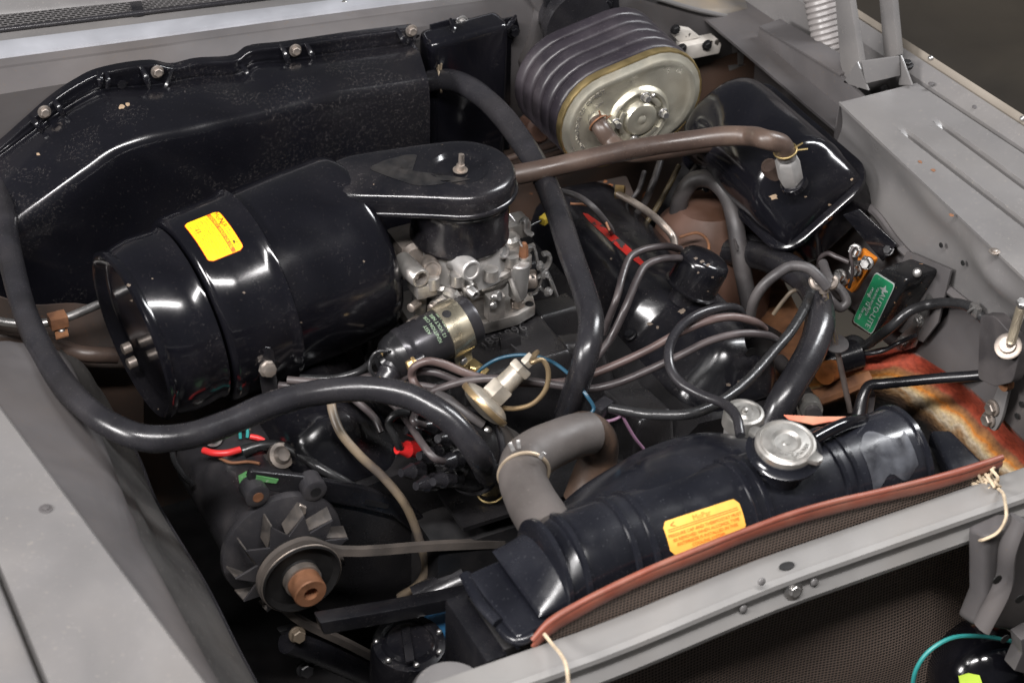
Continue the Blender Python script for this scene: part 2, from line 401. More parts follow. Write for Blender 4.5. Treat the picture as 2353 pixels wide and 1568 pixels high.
fw = obj('firewall', sheet(grid([up(r_s1, -.004, .002), up(r_c, .004, .012), up(r_c, -.001, .002), up(r_c, -.004, .001), [V(p[0], .512, p[2]-.02) for p in r_c], [V(p[0], .512, .80) for p in r_c], [V(p[0], .513, .30) for p in r_c]], 4, 2, False), .003), GREYD, car)
# stamped bead over the firewall and the pinched step where the cowl narrows
obj('bulkhead', sheet(grid([[V(-.75, .505, .72), V(0, .505, .72), V(.66, .505, .86)], [V(-.75, .47, .62), V(0, .48, .62), V(.66, .48, .66)], [V(-.75, .44, .3), V(0, .44, .3), V(.66, .44, .3)]], 8, 5), .003), GREYR, car)
# cowl end on the driver's side
pts = [(1180, -60), (1400, -60), (1520, 0), (1600, 22), (1669, 37), (1742, 22), (1750, 62), (1742, 165), (1700, 240), (1640, 330), (1560, 330), (1480, 230), (1215, 235), (1200, 150), (1222, 100), (1238, 30)]
obj('firewall_panel', prism([A(a, b, y=.498) for a, b in pts], V(0, .02, 0), .003), GREYD, car)
obj('cowl_top', prism([A(1520, -1, y=.494), A(1600, 21, y=.494), A(1669, 36, y=.494), A(1742, 21, y=.494), A(1742, 21, y=.494)+V(.0, .16, .015), A(1520, -1, y=.494)+V(0, .16, .015)], V(0, 0, -.004), .001), mat('overspray_brown_grey', (.15, .115, .075), .6, var=.35, vs=12, col2=(.11, .105, .10)), car)
obj('seam_lip', tube([A(1470, -14, y=.492), A(1530, 3, y=.492), A(1600, 23, y=.492), A(1669, 38, y=.492)], .0035, 8, 6), GREY, car)
for a in ([(1676, 30), (1697, 26), (1700, 118), (1682, 122)], [(1692, 60), (1713, 50), (1706, 150), (1694, 152)], [(1672, 150), (1716, 146), (1700, 188), (1676, 172)]):
    obj('tape_strip', prism([A(x, y, y=.496) for x, y in a], V(0, -.0015, 0), .0004), GREY, car)
# ------------------------------------------------------------------ driver's side fender (far side of the bay)
def plate(x0f, x1f, y0, y1, zf, nx, ny, th=.003):
    g = np.zeros((ny, nx, 3))
    for i, y in enumerate(np.linspace(y0, y1, ny)):
        for j, t in enumerate(np.linspace(0, 1, nx)):
            x = x0f(y)*(1-t)+x1f(y)*t; g[i, j] = (x, y, zf(x, y))
    return sheet(g, th)
def ln(p, q): return lambda y: p[0]+(q[0]-p[0])*(y-p[1])/(q[1]-p[1])
eI = ln(A(1921, 229, z=.92), A(2246, 537, z=.92)); eS = ln(A(2115, 197, z=.92), A(2352, 354, z=.92))
yb = .5*(A(1921, 229, z=.92)[1]+A(2115, 197, z=.92)[1])
gr = [(A(2071, 296, z=.92), A(2352, 514, z=.92)), (A(2154, 280, z=.92), A(2352, 427, z=.92))]
def dgroove(x, y):
    d = 0
    for a, b in gr:
        t = (y-a[1])/(b[1]-a[1])
        if t < 0: continue
        xc = a[0]+(b[0]-a[0])*t; k = min(1, t*12)
        q = abs(x-xc)/.0042
        if q < 1.4: d = max(d, k*.011*max(0, min(1, (1.4-q)*2)))
    return d
yL, yR = A(1921, 229, z=.92)[1], A(2115, 197, z=.92)[1]
fen = obj('fender', plate(eI, eS, yb, -.75, lambda x, y: .92-dgroove(x, y), 230, 90, .004), GREY, car, label='grey inner fender ledge with two pressed grooves')
def strip(prof, ya, yb2, dx=lambda y: 0):
    return loft([[V(p[0]+dx(y), y, p[1]) for p in prof] for y in np.linspace(ya, yb2, 24)], True, False)
sx = eS(0); slope = eS(0)-eS(1)
L2 = ln(A(2049, 87, z=.938), A(2352, 284, z=.938)); L3 = ln(A(2049, 71, z=.942), A(2352, 264, z=.942))
def stripr(profs, ya, yb2, n=24): return loft([[V(q[0](y)+q[1], y, q[2]) for q in profs] for y in np.linspace(ya, yb2, n)], True, True)
obj('fender_rail', stripr([(eS, .006, .85), (eS, .006, .922), (eS, .010, .926), (L2, -.004, .937), (L2, -.002, .934), (L2, -.002, .85)], 1.2, -.75), GREY, car)
ol = obj('fender_edge', stripr([(L2, .003, .85), (L2, .003, .934), (L2, .005, .940), (L3, -.002, .943), (L3, .004, .938), (L3, .03, .85), (L3, .06, .45), (L3, .02, .45)], 1.2, -.75), mat('grey_brown_paint', (.21, .185, .155), .45, var=.1, vs=8), car)
for px, py, z in ((2138, 133, .942), (2349, 272, .942)): obj('screw', dome(A(px, py, z=z), Z, .004, .003), STEEL, ol)
for px, py in ((2139, 192), (2181, 201), (2240, 245)): obj('weld_dimple', dome(A(px, py, z=.929), Z, .004, .0012), GREYD, ol)
obj('hood_bolt', hexh(A(2082, 149, z=.93), Z, .007, .006), DARK, ol)
obj('fender_screw', hexh(A(2284, 577, z=.9205), Z, .004, .0022, 1.7), HUBM, fen)
for px, py, r in ((2113, 372, .0035), (2143, 391, .0035), (2185, 494, .0035)):
    p = A(px, py, z=.9203); a = np.linspace(0, 6.28, 9)[:-1]
    obj('paint_chip', prism([p+V(math.cos(t)*r*(.6+.5*random.random()), math.sin(t)*r*(.7+.6*random.random()), 0) for t in a], V(0, 0, .0004), 0), RUST, fen)
# rear end of the ledge is a short drop; then the lower channel that carries the hinge
obj('ledge_end', prism([V(eI(yb)+.001, yb, .917), V(eS(yb)-.001, yb, .917), V(eS(yb)-.001, yb, .85), V(eI(yb)+.001, yb, .80)], V(0, .003, 0), 0), GREYD, car)
obj('hinge_channel', prism([V(.56, yb+.004, .868), V(.66, yb+.004, .868), V(.66, .9, .868), V(.56, .9, .868)], V(0, 0, -.004), 0), GREYD, car)
# apron: the vertical wall under the ledge
def apr(x, z, y): return V(x, y, z)
ys = np.linspace(.15, -.75, 10)
def bulge(g, c, r, h, d):
    c = np.asarray(c); 
    for i in range(g.shape[0]):
        for j in range(g.shape[1]):
            q = np.linalg.norm((g[i, j]-c)/np.asarray(r)); g[i, j] += np.asarray(d)*h*math.exp(-q*q)
    return g
g = grid([[V(eI(y)+.003, y, .916) for y in ys], [V(eI(y)+.010, y, .88) for y in ys], [V(.545, y, .83) for y in ys], [V(.548, y, .795) for y in ys]], 5, 6)
g = bulge(g, A(2290, 640, x=.535), (.05, .045, .02), .012, (-1, 0, 0)); g = bulge(g, A(2150, 480, x=.54), (.05, .07, .02), .006, (-1, 0, 0))
ap = obj('inner_fender', sheet(g, .003), GREY, car)
obj('crease_bead', tube([A(1990, 470, x=.543), A(2020, 500, x=.543), A(2063, 560, x=.543), A(2122, 617, x=.543), A(2200, 682, x=.543), A(2270, 737, x=.543), A(2400, 840, x=.543)], .006, 8, 6), GREYD, car)
def blob(y): return 0
rA = [A(1880, 800, z=.66), A(1960, 812, x=.535), A(2045, 795, x=.545), A(2091, 804, x=.547), A(2141, 834, x=.548), A(2226, 889, x=.549), A(2291, 949, x=.550), A(2352, 1009, x=.551), A(2440, 1090, x=.552)]
rA2 = [V(.552, .15, .62), V(.55, .06, .645)]+rA[2:]
g = grid([[V(.546, p[1], .80) for p in rA2], [V(.549, p[1], .775) for p in rA2], [V(.550, p[1], (p[2]+.775)/2) for p in rA2], rA2], 6, 6)
lw = obj('inner_fender', sheet(g, .003), GREYR if 0 else GREYD, car)
for px, py in ((2162, 563), (2212, 604)): obj('hole', lathe([(0, .0035), (.001, .0035), (.0011, 0)], A(px, py, x=.535), -X, 12), BLKI, ap)
for px, py in ((2154, 735), (2298, 882), (2346, 928), (2336, 955)): obj('hole', lathe([(0, .004), (.001, .004), (.0011, 0)], A(px, py, x=.547), -X, 12), BLKI, lw)
# apron carried back to the firewall behind the reservoir
obj('apron_extension', prism([A(1744, 62, x=.60), A(1925, 168, x=.60), A(1990, 232, x=.60), A(2010, 420, x=.60), A(1900, 420, x=.60), A(1848, 268, x=.60), A(1730, 196, x=.60), A(1735, 120, x=.60)], V(.006, 0, 0), .001), GREYD, car)
obj('apron_ledge', prism([A(1744, 60, x=.598), A(1930, 170, x=.598), A(1930, 170, x=.598)+V(.035, 0, .004), A(1744, 60, x=.598)+V(.035, 0, .004)], V(0, 0, -.004), .001), GREYD, car)
# corroded wheelhouse below the apron, where battery acid ate the paint
def corroded():
    m = bpy.data.materials.new('acid_eaten_paint'); m.use_nodes = True; nt = m.node_tree; N, L = nt.nodes, nt.links
    b = N['Principled BSDF']; uv = N.new('ShaderNodeUVMap'); uv.uv_map = 'wear'; tc = N.new('ShaderNodeTexCoord')
    n1 = N.new('ShaderNodeTexNoise'); n1.inputs['Scale'].default_value = 22; n1.inputs['Detail'].default_value = 7; n1.inputs['Distortion'].default_value = .8
    L.new(tc.outputs['Object'], n1.inputs['Vector'])
    sp = N.new('ShaderNodeSeparateXYZ'); L.new(uv.outputs[0], sp.inputs[0])
    ma = N.new('ShaderNodeMath'); ma.operation = 'MULTIPLY_ADD'; ma.inputs[1].default_value = .34; L.new(n1.outputs['Fac'], ma.inputs[0]); ma.inputs[1].default_value = .26; 
    su = N.new('ShaderNodeMath'); su.operation = 'SUBTRACT'; L.new(sp.outputs[1], su.inputs[0]); su.inputs[1].default_value = .13; L.new(su.outputs[0], ma.inputs[2])
    r = N.new('ShaderNodeValToRGB'); cr_ = r.color_ramp; cr_.interpolation = 'LINEAR'
    st_ = [(0, (.16, .10, .09)), (.04, (.30, .05, .025)), (.08, (.34, .042, .018)), (.31, (.31, .05, .02)), (.35, (.22, .09, .035)), (.42, (.34, .15, .04)), (.46, (.58, .20, .02)), (.53, (.62, .45, .22)), (.58, (.60, .50, .36)), (.63, (.38, .22, .10)), (.68, (.10, .055, .03)), (.74, (.012, .010, .009)), (1, (.010, .009, .008))]
    for k, (p, c) in enumerate(st_):
        e = cr_.elements[k] if k < 2 else cr_.elements.new(p)
        e.position = p; e.color = (*c, 1)
    L.new(ma.outputs[0], r.inputs[0]); n2 = N.new('ShaderNodeTexNoise'); n2.inputs['Scale'].default_value = 160; n2.inputs['Detail'].default_value = 5; L.new(tc.outputs['Object'], n2.inputs['Vector'])
    mx = N.new('ShaderNodeMix'); mx.data_type = 'RGBA'; mx.blend_type = 'MULTIPLY'; mx.inputs[0].default_value = .5; L.new(r.outputs[0], mx.inputs[6])
    r2 = N.new('ShaderNodeValToRGB'); r2.color_ramp.elements[0].position = .35; r2.color_ramp.elements[0].color = (.35, .3, .27, 1); r2.color_ramp.elements[1].position = .6; L.new(n2.outputs['Fac'], r2.inputs[0]); L.new(r2.outputs[0], mx.inputs[7])
    L.new(mx.outputs[2], b.inputs['Base Color']); b.inputs['Roughness'].default_value = .8
    bn = N.new('ShaderNodeBump'); bn.inputs['Strength'].default_value = .6; bn.inputs['Distance'].default_value = .003; L.new(n2.outputs['Fac'], bn.inputs['Height']); L.new(bn.outputs[0], b.inputs['Normal'])
    return m
CORR = corroded()
# rows run from the apron wall down into the hollow of the wheelhouse
rB = [A(1865, 850, z=.64), A(1960, 848, z=.650), A(2030, 838, z=.655), A(2075, 838, z=.655), A(2125, 862, z=.648), A(2205, 915, z=.635), A(2275, 985, z=.62), A(2340, 1045, z=.61), A(2420, 1120, z=.60)]
rC = [A(1850, 905, z=.60), A(1960, 882, z=.62), A(2020, 872, z=.63), A(2060, 880, z=.628), A(2105, 907, z=.62), A(2180, 962, z=.61), A(2250, 1032, z=.595), A(2320, 1090, z=.585), A(2400, 1160, z=.575)]
rD = [A(1840, 1000, z=.52), A(1940, 980, z=.53), A(2000, 970, z=.53), A(2035, 985, z=.525), A(2075, 1010, z=.52), A(2140, 1060, z=.51), A(2210, 1110, z=.50), A(2280, 1160, z=.49), A(2370, 1220, z=.48)]
rE = [p+V(-.05, -.05, -.2) for p in rD]
g = grid([rA, rB, rC, rD, rE], 8, 8)
wh = obj('wheelhouse', sheet(g), CORR, car, label='rust-eaten wheelhouse in red, orange and white')
me = wh.data; uvl = me.uv_layers.new(name='wear'); nn, mm = g.shape[:2]
for lp in me.loops:
    i, j = divmod(lp.vertex_index, mm); uvl.data[lp.index].uv = (j/(mm-1), min(1, i/(nn-1)*4/3*.86))
obj('tray_rail', tube([A(1838, 925, z=.615), A(1900, 905, z=.62), A(1960, 880, z=.63), A(2000, 862, z=.64)], .014, 10, 5, flat=(1, .7)), RUST, car)
# ------------------------------------------------------------------ passenger side fender (near side of the bay)
pI0, pI1 = A(0, 925, z=.92), A(480, 1568, z=.92); nI = ln(pI0, pI1)
gp0, gp1 = A(0, 1317, z=.926), A(103, 1568, z=.926); nG = ln(gp0, gp1)
yy = (.02, -1.0)
obj('fender', stripr([(nI, .0, .905), (nI, -.001, .917), (nI, -.004, .920), (nG, .004, .926), (nG, .001, .922), (nG, .001, .90)], .40, -1.0), GREY, car, label='flat grey fender ledge nearest the viewer')
obj('fender_edge', stripr([(nG, -.002, .90), (nG, -.003, .924), (nG, -.006, .930), (nG, -.013, .933), (nG, -.022, .931), (nG, -.06, .935), (nG, -.16, .93), (nG, -.26, .88), (nG, -.30, .6), (nG, -.28, .6)], .40, -1.0), GREY, car)
obj('fender_screw', hexh(A(105, 1168, z=.922), Z, .004, .0025, 1.7), GREYD, car)
ra = [V(nI(y)-.004, y, .906) for y in (.12, .05, -.05, -.15, -.3, -.45, -.6)]
rb = [A(40, 795, z=.86), A(130, 810, z=.85), A(185, 905, z=.845), A(228, 1010, z=.842), A(315, 1232, z=.84), A(365, 1330, z=.84), A(510, 1600, z=.84)]
rc = [A(110, 830, z=.80), A(215, 880, z=.77), A(240, 985, z=.76), A(290, 1090, z=.75), A(355, 1240, z=.75), A(425, 1345, z=.75), A(580, 1620, z=.75)]
gg = grid([ra, [.45*a+.55*b+V(0, 0, .004) for a, b in zip(ra, rb)], rb, [p+V(.004, 0, -.03) for p in rb]], 8, 6)
gg = bulge(gg, A(285, 1205, z=.845), (.05, .010, .05), .006, (0, 0, 1))
obj('inner_fender', sheet(gg, .003), GREYD, car)  # same body paint, its shading put in by the darker grey
rd = [A(150, 820, z=.70), A(240, 930, z=.69), A(312, 1050, z=.69), A(352, 1150, z=.68), A(470, 1350, z=.68), A(540, 1490, z=.68), A(620, 1640, z=.68)]
re = [p+V(.0, .0, -.35) for p in rd]
gg = grid([[p+V(-.004, 0, -.006) for p in rb], [.5*(a+b)+V(.004*math.sin(i*2.2), 0, .010*math.sin(i*1.7)) for i, (a, b) in enumerate(zip(rb, rc))], rc, rd, re], 8, 6)
obj('splash_shield', sheet(gg, .002), mat('dusty_rubber_sheet', (.030, .028, .027), .6, var=.3, vs=8, dust=((.12, .11, .10), .4, 5), bump=.1, bs=60), car, label='limp dark rubber splash shield')
obj('shield_piping', tube([p+V(.003, 0, .0) for p in rd], .0022, 8, 6), RUB, car)
# brake line and rusty frame corner by the passenger fender
obj('frame_corner', sheet(grid([[A(-60, 660, z=.80), A(60, 700, z=.79), A(200, 700, z=.76), A(330, 760, z=.72)], [A(-60, 800, z=.72), A(60, 830, z=.71), A(200, 850, z=.68), A(330, 900, z=.64)], [A(-60, 960, z=.6), A(60, 990, z=.6), A(200, 980, z=.58), A(330, 1000, z=.56)]], 6, 6), .003), GREYR, car)
# ------------------------------------------------------------------ radiator support at the front
prof = [(-.446, .770), (-.447, .781), (-.452, .784), (-.478, .783), (-.484, .785), (-.490, .782), (-.4915, .777), (-.488, .769), (-.4875, .763), (-.492, .758), (-.496, .753), (-.495, .747), (-.489, .744), (-.484, .746), (-.482, .762), (-.46, .772)]
xs = list(np.linspace(-.45, .36, 20))
def crown(x): t = min(1, max(0, (x+.17)/.27)); return .017*t*t*(3-2*t)
rings = [[V(x, p[0], p[1]+crown(x)) for p in prof] for x in xs]
for k, t in enumerate(np.linspace(.12, 1, 8)):        # the driver's end sweeps forward and rises over the corner
    rings.append([V(.36+.16*t, p[0]-.010*t*t*(1 if p[0] < -.47 else 0), p[1]+.017+.004*t*t) for p in prof])
sup = obj('radiator_support', loft(rings), mat('grey_green_support_paint', (.20, .195, .19), .38, var=.12, vs=10, dust=((.2, .18, .16), .3, 8)), car, label='grey crossbar in front of the radiator')
def onY(px, py, y): return A(px, py, y=y)
for px, py, r in ((1807, 1300, .007),): obj('slot', lathe([(0, r), (.0012, r), (.0013, 0)], A(px, py, z=.8005), Z, 14, sx=1.3, sy=.8), BLKI, sup)
obj('bolt', hexh(A(1822, 1355, y=-.4905), (0, -.94, .3), .0068, .006, 1.6), STEEL, sup)
for px, py in ((1708, 1397), (1871, 1336), (1750, 1335)): obj('rivet', dome(A(px, py, y=-.491), (0, -.95, .3), .0045, .002), GREY, sup)
# corner post below the driver's end of the crossbar
post = [(2262, 1232), (2330, 1200), (2400, 1205), (2400, 1440), (2330, 1450), (2235, 1436), (2262, 1370)]
obj('corner_post', prism([A(a, b, y=-.53) for a, b in post], V(0, .03, -.01), .008, 3), GREYD, car)
obj('corner_brace', tube([A(2340, 1190, y=-.54), A(2315, 1260, y=-.545), A(2305, 1340, y=-.545), A(2255, 1440, y=-.545)], .013, 10, 6, flat=(1, .5)), GREYD, car)
for px, py in ((2342, 1374), (2308, 1466), (2290, 1330)): obj('hole', lathe([(0, .006), (.001, .006), (.0011, 0)], A(px, py, y=-.556), -Y, 12), BLKI, car)
obj('corner_bracket', prism([A(a, b, y=-.56) for a, b in ((2345, 1470), (2400, 1440), (2400, 1560), (2330, 1540), (2348, 1500))], V(0, .02, 0), .002), GREYD, car)
# hump of the hood latch platform at the bottom edge
obj('latch_platform', lathe([(-.03, .040), (0, .040), (.006, .036), (.009, .024), (.010, 0)], A(1035, 1592, z=.768), (0, -.1, 1), 32), GREY, car)
# dark pan closing the bay from below, so the floor stays hidden as it is in the car
obj('bay_pan', sheet(np.array([[[-.7, -.75, .30], [.62, -.75, .30]], [[-.7, .5, .30], [.62, .5, .30]]], float), .004), DARK, car)
obj('frame_rail', box((-.42, -.1, .40), (.09, 1.1, .12), b=.01), DARK, car)
obj('frame_rail', box((.42, -.1, .40), (.09, 1.1, .12), b=.01), DARK, car)
obj('front_closing_panel', box((.0, -.66, .45), (1.2, .01, .3), b=.002), DARK, car)
# ================================================================== black heater housing on the firewall
BLKH = scuff(mat('scuffed_black_enamel', (.005, .005, .007), .19, var=.3, vs=8, rv=.06, dust=(DUSTC, .03, 6), spots=[((.26, .2, .15), 42, .79)], bump=.03, bs=30), (.30, .27, .25), .30, 230, .50, .009, .55, .2)
ht = thing('heater_housing', 'big black pressed heater housing bolted along the firewall, scuffed and dusty', 'heater housing', (-.2, .44, .70))
cols = [((-60, 372), (-62, 405), (-30, 560)), ((0, 328), (0, 358), (30, 507)), ((60, 275), (72, 305), (120, 440)), ((121, 222), (140, 255), (200, 382)), ((175, 186), (190, 225), (262, 338)),
        ((222, 163), (230, 207), (330, 312)), ((347, 142), (350, 196), (440, 290)), ((395, 150), (402, 188), (495, 277)), ((450, 138), (455, 178), (550, 265)), ((541, 130), (548, 170), (640, 243)), ((569, 111), (578, 148), (690, 230)),
        ((652, 100), (655, 138), (760, 213)), ((816, 76), (820, 116), (880, 196)), ((914, 64), (915, 104), (955, 184)), ((948, 60), (950, 94), (981, 179))]
q0 = [A(*c[0], y=.503) for c in cols]; q1 = [A(*c[1], y=.493) for c in cols]; q2 = [A(*c[2], y=.395) for c in cols]
mid = lambda a, b, t, d=V(0, 0, 0): [p*(1-t)+q*t+d for p, q in zip(a, b)]
rows = [[p+V(0, .006, 0) for p in q0], q0, [p+V(0, -.008, -.001) for p in q0], mid(q0, q1, .5, V(0, -.004, 0)), [p+V(0, 0, .004) for p in q1], q1, mid(q1, q2, .15, V(0, 0, .004)), mid(q1, q2, .5, V(0, 0, .007)), mid(q1, q2, .93, V(0, 0, .002)), q2,
        [V(p[0], .388, p[2]-.012) for p in q2], [V(p[0], .386, .80) for p in q2], [V(p[0], .384, .725) for p in q2], [V(p[0], .395, .70) for p in q2], [V(p[0], .47, .695) for p in q2]]
gh = grid(rows, 5, 4)
hs = obj('housing', sheet(gh, .002), BLKH, ht, angle=60)
e = [r[-1] for r in rows[4:]]
obj('end_wall', sheet(np.array([e, [V(p[0]+.012, .50, p[2]) for p in e]])), BLKH, ht)
for (a, b) in (((68, 267), (97, 304)), ((120, 225), (147, 270)), ((227, 166), (229, 198)), ((244, 166), (246, 204)), ((324, 153), (343, 205)), ((395, 160), (360, 238)), ((555, 149), (576, 192)), ((645, 102), (664, 156)), ((702, 99), (723, 149)), ((910, 66), (934, 110))):
    p, q = A(*a, y=.492), A(*b, y=.478)
    obj('rib', tube([p, p*.5+q*.5+V(0, -.005, .002), q], [.0025, .0045, .002], 8, 5), BLKH, hs)
for px, py in ((102, 257), (361, 165), (678, 116), (945, 71)): obj('bolt', hexh(A(px, py, y=.488), (0, -1, .1), .0060, .006, 1.4), HUBM, ht)
obj('plugged_hole', lathe([(0, .006), (.001, .006), (.0012, 0)], A(280, 194, y=.488), -Y, 14), BLKP, ht)
for px, py, r in ((280, 247, 7), (292, 241, 5), (88, 355, 4), (520, 118, 3)): chip(hs, px, py, r, CHIPT)
# shallower blower box to its side
bx0, bx1 = A(988, 120, y=.46)[0], A(1168, 70, y=.46)[0]
zt = A(1080, 78, y=.46)[2]
sec = lambda y, m: [V(bx0+m, y, .66+m), V(bx1-m, y, .66+m), V(bx1-m, y, zt-m+.004), V(bx0+m, y, zt-m)]
obj('blower_box', prism([V(bx0, .50, .60), V(bx1, .50, .60), V(bx1, .50, zt+.006), V(bx0, .50, zt)], V(0, -.045, 0), .012, 4), BLK, ht)
fl_ = [(986, 56), (1031, 44), (1080, 41), (1110, 52), (1184, 36), (1190, 60), (1172, 100), (1168, 340), (986, 360)]
obj('flange', prism([A(a, b, y=.499) for a, b in fl_], V(0, -.004, 0), .001), BLKH, ht)
for px, py in ((1061, 52), (1179, 73)): obj('bolt', hexh(A(px, py, y=.494), (0, -1, .1), .0068, .007, 1.4), STEEL if px < 1100 else BLKP, ht)
for (a, b) in (((990, 76), (983, 104)), ((1035, 45), (1044, 84)), ((1087, 49), (1085, 80)), ((1184, 38), (1160, 70))):
    p, q = A(*a, y=.492), A(*b, y=.466); obj('rib', tube([p, p*.5+q*.5+V(0, -.003, .002), q], [.0025, .004, .002], 8, 5), BLK, ht)
# ================================================================== brake booster with rubber bellows
bc = A(1449, 250, y=.30)
bo = thing('brake_booster', 'oblong brake booster with ribbed purple-black rubber bellows and pale metal end plate', 'brake booster', bc+V(0, .15, -.07))
ca, sa = math.cos(math.radians(11)), math.sin(math.radians(11))
bu, bv = V(ca, 0, sa), V(-sa, 0, ca)
def stad(c, y, hl, r, n=14):
    out = []
    for k in range(n+1): t = -math.pi/2+math.pi*k/n; out.append(c+V(0, y, 0)+bu*(hl+r*math.cos(t))+bv*r*math.sin(t))
    for k in range(n+1): t = math.pi/2+math.pi*k/n; out.append(c+V(0, y, 0)+bu*(-hl+r*math.cos(t))+bv*r*math.sin(t))
    return out
bell = mat('purple_black_bellows_rubber', (.021, .0175, .0225), .40, var=.2, vs=14, dust=((.13, .11, .115), .25, 9), bump=.05, bs=200)
rings = [stad(bc, .004, .034, .058), stad(bc, .006, .034, .071)]
y = .010
rib = [(.000, .0688), (.0008, .0722), (.0022, .0745), (.005, .0756), (.0150, .0768), (.0180, .0760), (.0200, .0738), (.0212, .0722), (.0220, .0690)]
for k in range(5):
    s = .985
    for dy, r in rib: rings.append(stad(bc, y+dy, .034*(1+.02*k), r*s))
    y += .0240
rings += [stad(bc, y+.004, .034, .066), stad(bc, y+.012, .02, .045)]
obj('bellows', loft(rings), bell, bo, angle=50)
pl = obj('end_plate', loft([stad(bc, .006, .036, .071), stad(bc, -.000, .036, .072), stad(bc, -.003, .036, .069), stad(bc, -.003, .036, .066), stad(bc, -.0075, .036, .062), stad(bc, -.0085, .036, .058), stad(bc, -.0065, .036, .052), stad(bc, -.005, .035, .046), stad(bc, -.005, .02, .02)]), CAD, bo, angle=60, label='pale gold plated end plate')
obj('rim', loft([stad(bc, .009, .036, .0725), stad(bc, .003, .036, .0735), stad(bc, -.0025, .036, .0725), stad(bc, -.0030, .036, .0705), stad(bc, .009, .036, .069)], True), GOLD, pl)
hc = A(1466, 268, y=.295)
hub = obj('hub', lathe([(-.002, .047), (.004, .045), (.007, .041), (.006, .037), (.0025, .035), (.002, .026), (.006, .0245), (.010, .022), (.012, .014), (.0105, .007), (.0125, .003), (.0125, 0)], hc, -Y, 40), CAD, pl)
for k, (px, py) in enumerate(((1481, 222), (1522, 259), (1413, 282), (1457, 321))):
    obj('nut', hexh(A(px, py, y=.289), -Y, .0055, .010, 1.3), STEEL, pl)
obj('rivet', dome(A(1499, 218, y=.289), -Y, .0035, .005), STEEL, pl)
for k in range(3):
    t0 = .5+k*2.094; seg = [hc+V(0, -.003, 0)+V(math.cos(t), 0, math.sin(t))*rr for rr, ts in ((.0345, np.linspace(t0, t0+1.0, 7)), (.0275, np.linspace(t0+1.0, t0, 7))) for t in ts]
    obj('pad', prism(seg, V(0, -.005, 0), .0008), CAD, hub)
# stamped maker's lettering along the rim
def on_plate(cx, cz, rad, a0, s=1):
    def fn(x, yy_, h): 
        t = a0-x/rad; r_ = rad+yy_
        return bc+bu*(cx+r_*math.cos(t))+bv*(cz+r_*math.sin(t))+V(0, -.0068-h, 0)
    return fn
obj('stamped_lettering', textgeo('MIDLAND-ROSS CO. DETROIT,', .0075, on_plate(-.036, 0, .049, math.radians(150)), .0004), STEEL, pl)
obj('stamped_lettering', textgeo('MICHIGAN', .006, on_plate(-.030, -.004, .040, math.radians(128)), .0004), STEEL, pl)
obj('nozzle', lathe([(-.002, .013), (.006, .0125), (.008, .0105), (.026, .0100)], A(1372, 276, y=.294), nrm((.12, -1, -.05)), 20), CAD, bo)
# neck, bracket and its bolts on the firewall
nk = A(1330, 60, y=.455)
obj('neck', lathe([(0, .050), (.02, .048), (.03, .042), (.05, .040)], nk, Y, 28), RUB, bo)
br = [(1250, -40), (1420, -60), (1424, 30), (1400, 120), (1262, 125), (1256, 30)]
bk = obj('mounting_bracket', prism([A(a, b, y=.482) for a, b in br], V(0, .01, 0), .002), BLKP, bo)
for px, py in ((1275, 20), (1386, 8)): obj('bolt', hexh(A(px, py, y=.479), -Y, .009, .010, 1.5), BLKP, bk)
# ================================================================== pale relay block beside the booster
jb = A(1590, 95, y=.488)
j = thing('switch_block', 'small whitish scratched switch block on the firewall beside the bellows', 'switch', jb)
PALE = mat('chipped_white_paint', (.50, .47, .43), .5, var=.25, vs=30, spots=[((.04, .035, .03), 60, .62)])
obj('body', prism([A(a, b, y=.484) for a, b in ((1552, 92), (1632, 76), (1640, 88), (1634, 108), (1566, 122), (1550, 112))], V(0, -.022, 0), .002), PALE, j)
obj('arm', prism([A(a, b, y=.486) for a, b in ((1540, 66), (1556, 58), (1580, 62), (1600, 78), (1552, 92), (1542, 80))], V(0, -.012, 0), .002), PALE, j)
for px, py in ((1551, 68), (1566, 112), (1624, 104)): obj('screw', hexh(A(px, py, y=.460 if px != 1551 else .472), -Y, .006, .005, 1.3), DARK, j)
# ================================================================== vacuum reservoir
aL, aR = A(1800, 592, y=.03), A(2008, 405, y=.03)
vu = nrm(aR-aL); W = np.linalg.norm(aR-aL); vn = nrm(np.cross(Y, vu)); vn = vn if vn[2] > 0 else -vn
LN = .275
vt = thing('vacuum_reservoir', 'glossy black domed vacuum tank with welded seam beside the driver fender', 'vacuum tank', (aL+aR)/2+V(0, .13, -.06))
def rr(c, hw, hl, rad, h, n=7):
    """rounded rectangle in the seam plane at height h"""
    out = []
    for sx_, sy_, a0 in ((1, 1, 0), (-1, 1, 90), (-1, -1, 180), (1, -1, 270)):
        for k in range(n+1):
            t = math.radians(a0+90*k/n); out.append(c+vu*(sx_*(hw-rad)+rad*math.cos(t))+Y*(sy_*(hl-rad)+rad*math.sin(t))+vn*h)
    return out
cc = (aL+aR)/2+Y*LN/2
hw, hl = W/2, LN/2
def arch(y, h, wd=0, n=22, base=-.004):
    out = []
    for k in range(n+1):
        t = math.pi*k/n; c_, s_ = math.cos(t), math.sin(t)
        out.append(cc-Y*hl+Y*y+vu*((hw-.005-wd)*math.copysign(abs(c_)**.88, c_))+vn*(base+h*1.24*abs(s_)**.80))
    return out
YS = [(.006, .010, .012), (.008, .022, .007), (.020, .034, .004), (.038, .050, .003), (.047, .059, .002), (.053, .0665, .001), (.060, .0705, 0), (.070, .072, 0), (.12, .073, 0), (.17, .073, 0), (.21, .072, 0), (.232, .068, 0), (.248, .058, .002), (.260, .042, .004), (.267, .02, .008), (.269, .008, .012)]
obj('shell', loft([arch(y_, h_, w_) for y_, h_, w_ in YS], True, True), BLK, vt, angle=75)
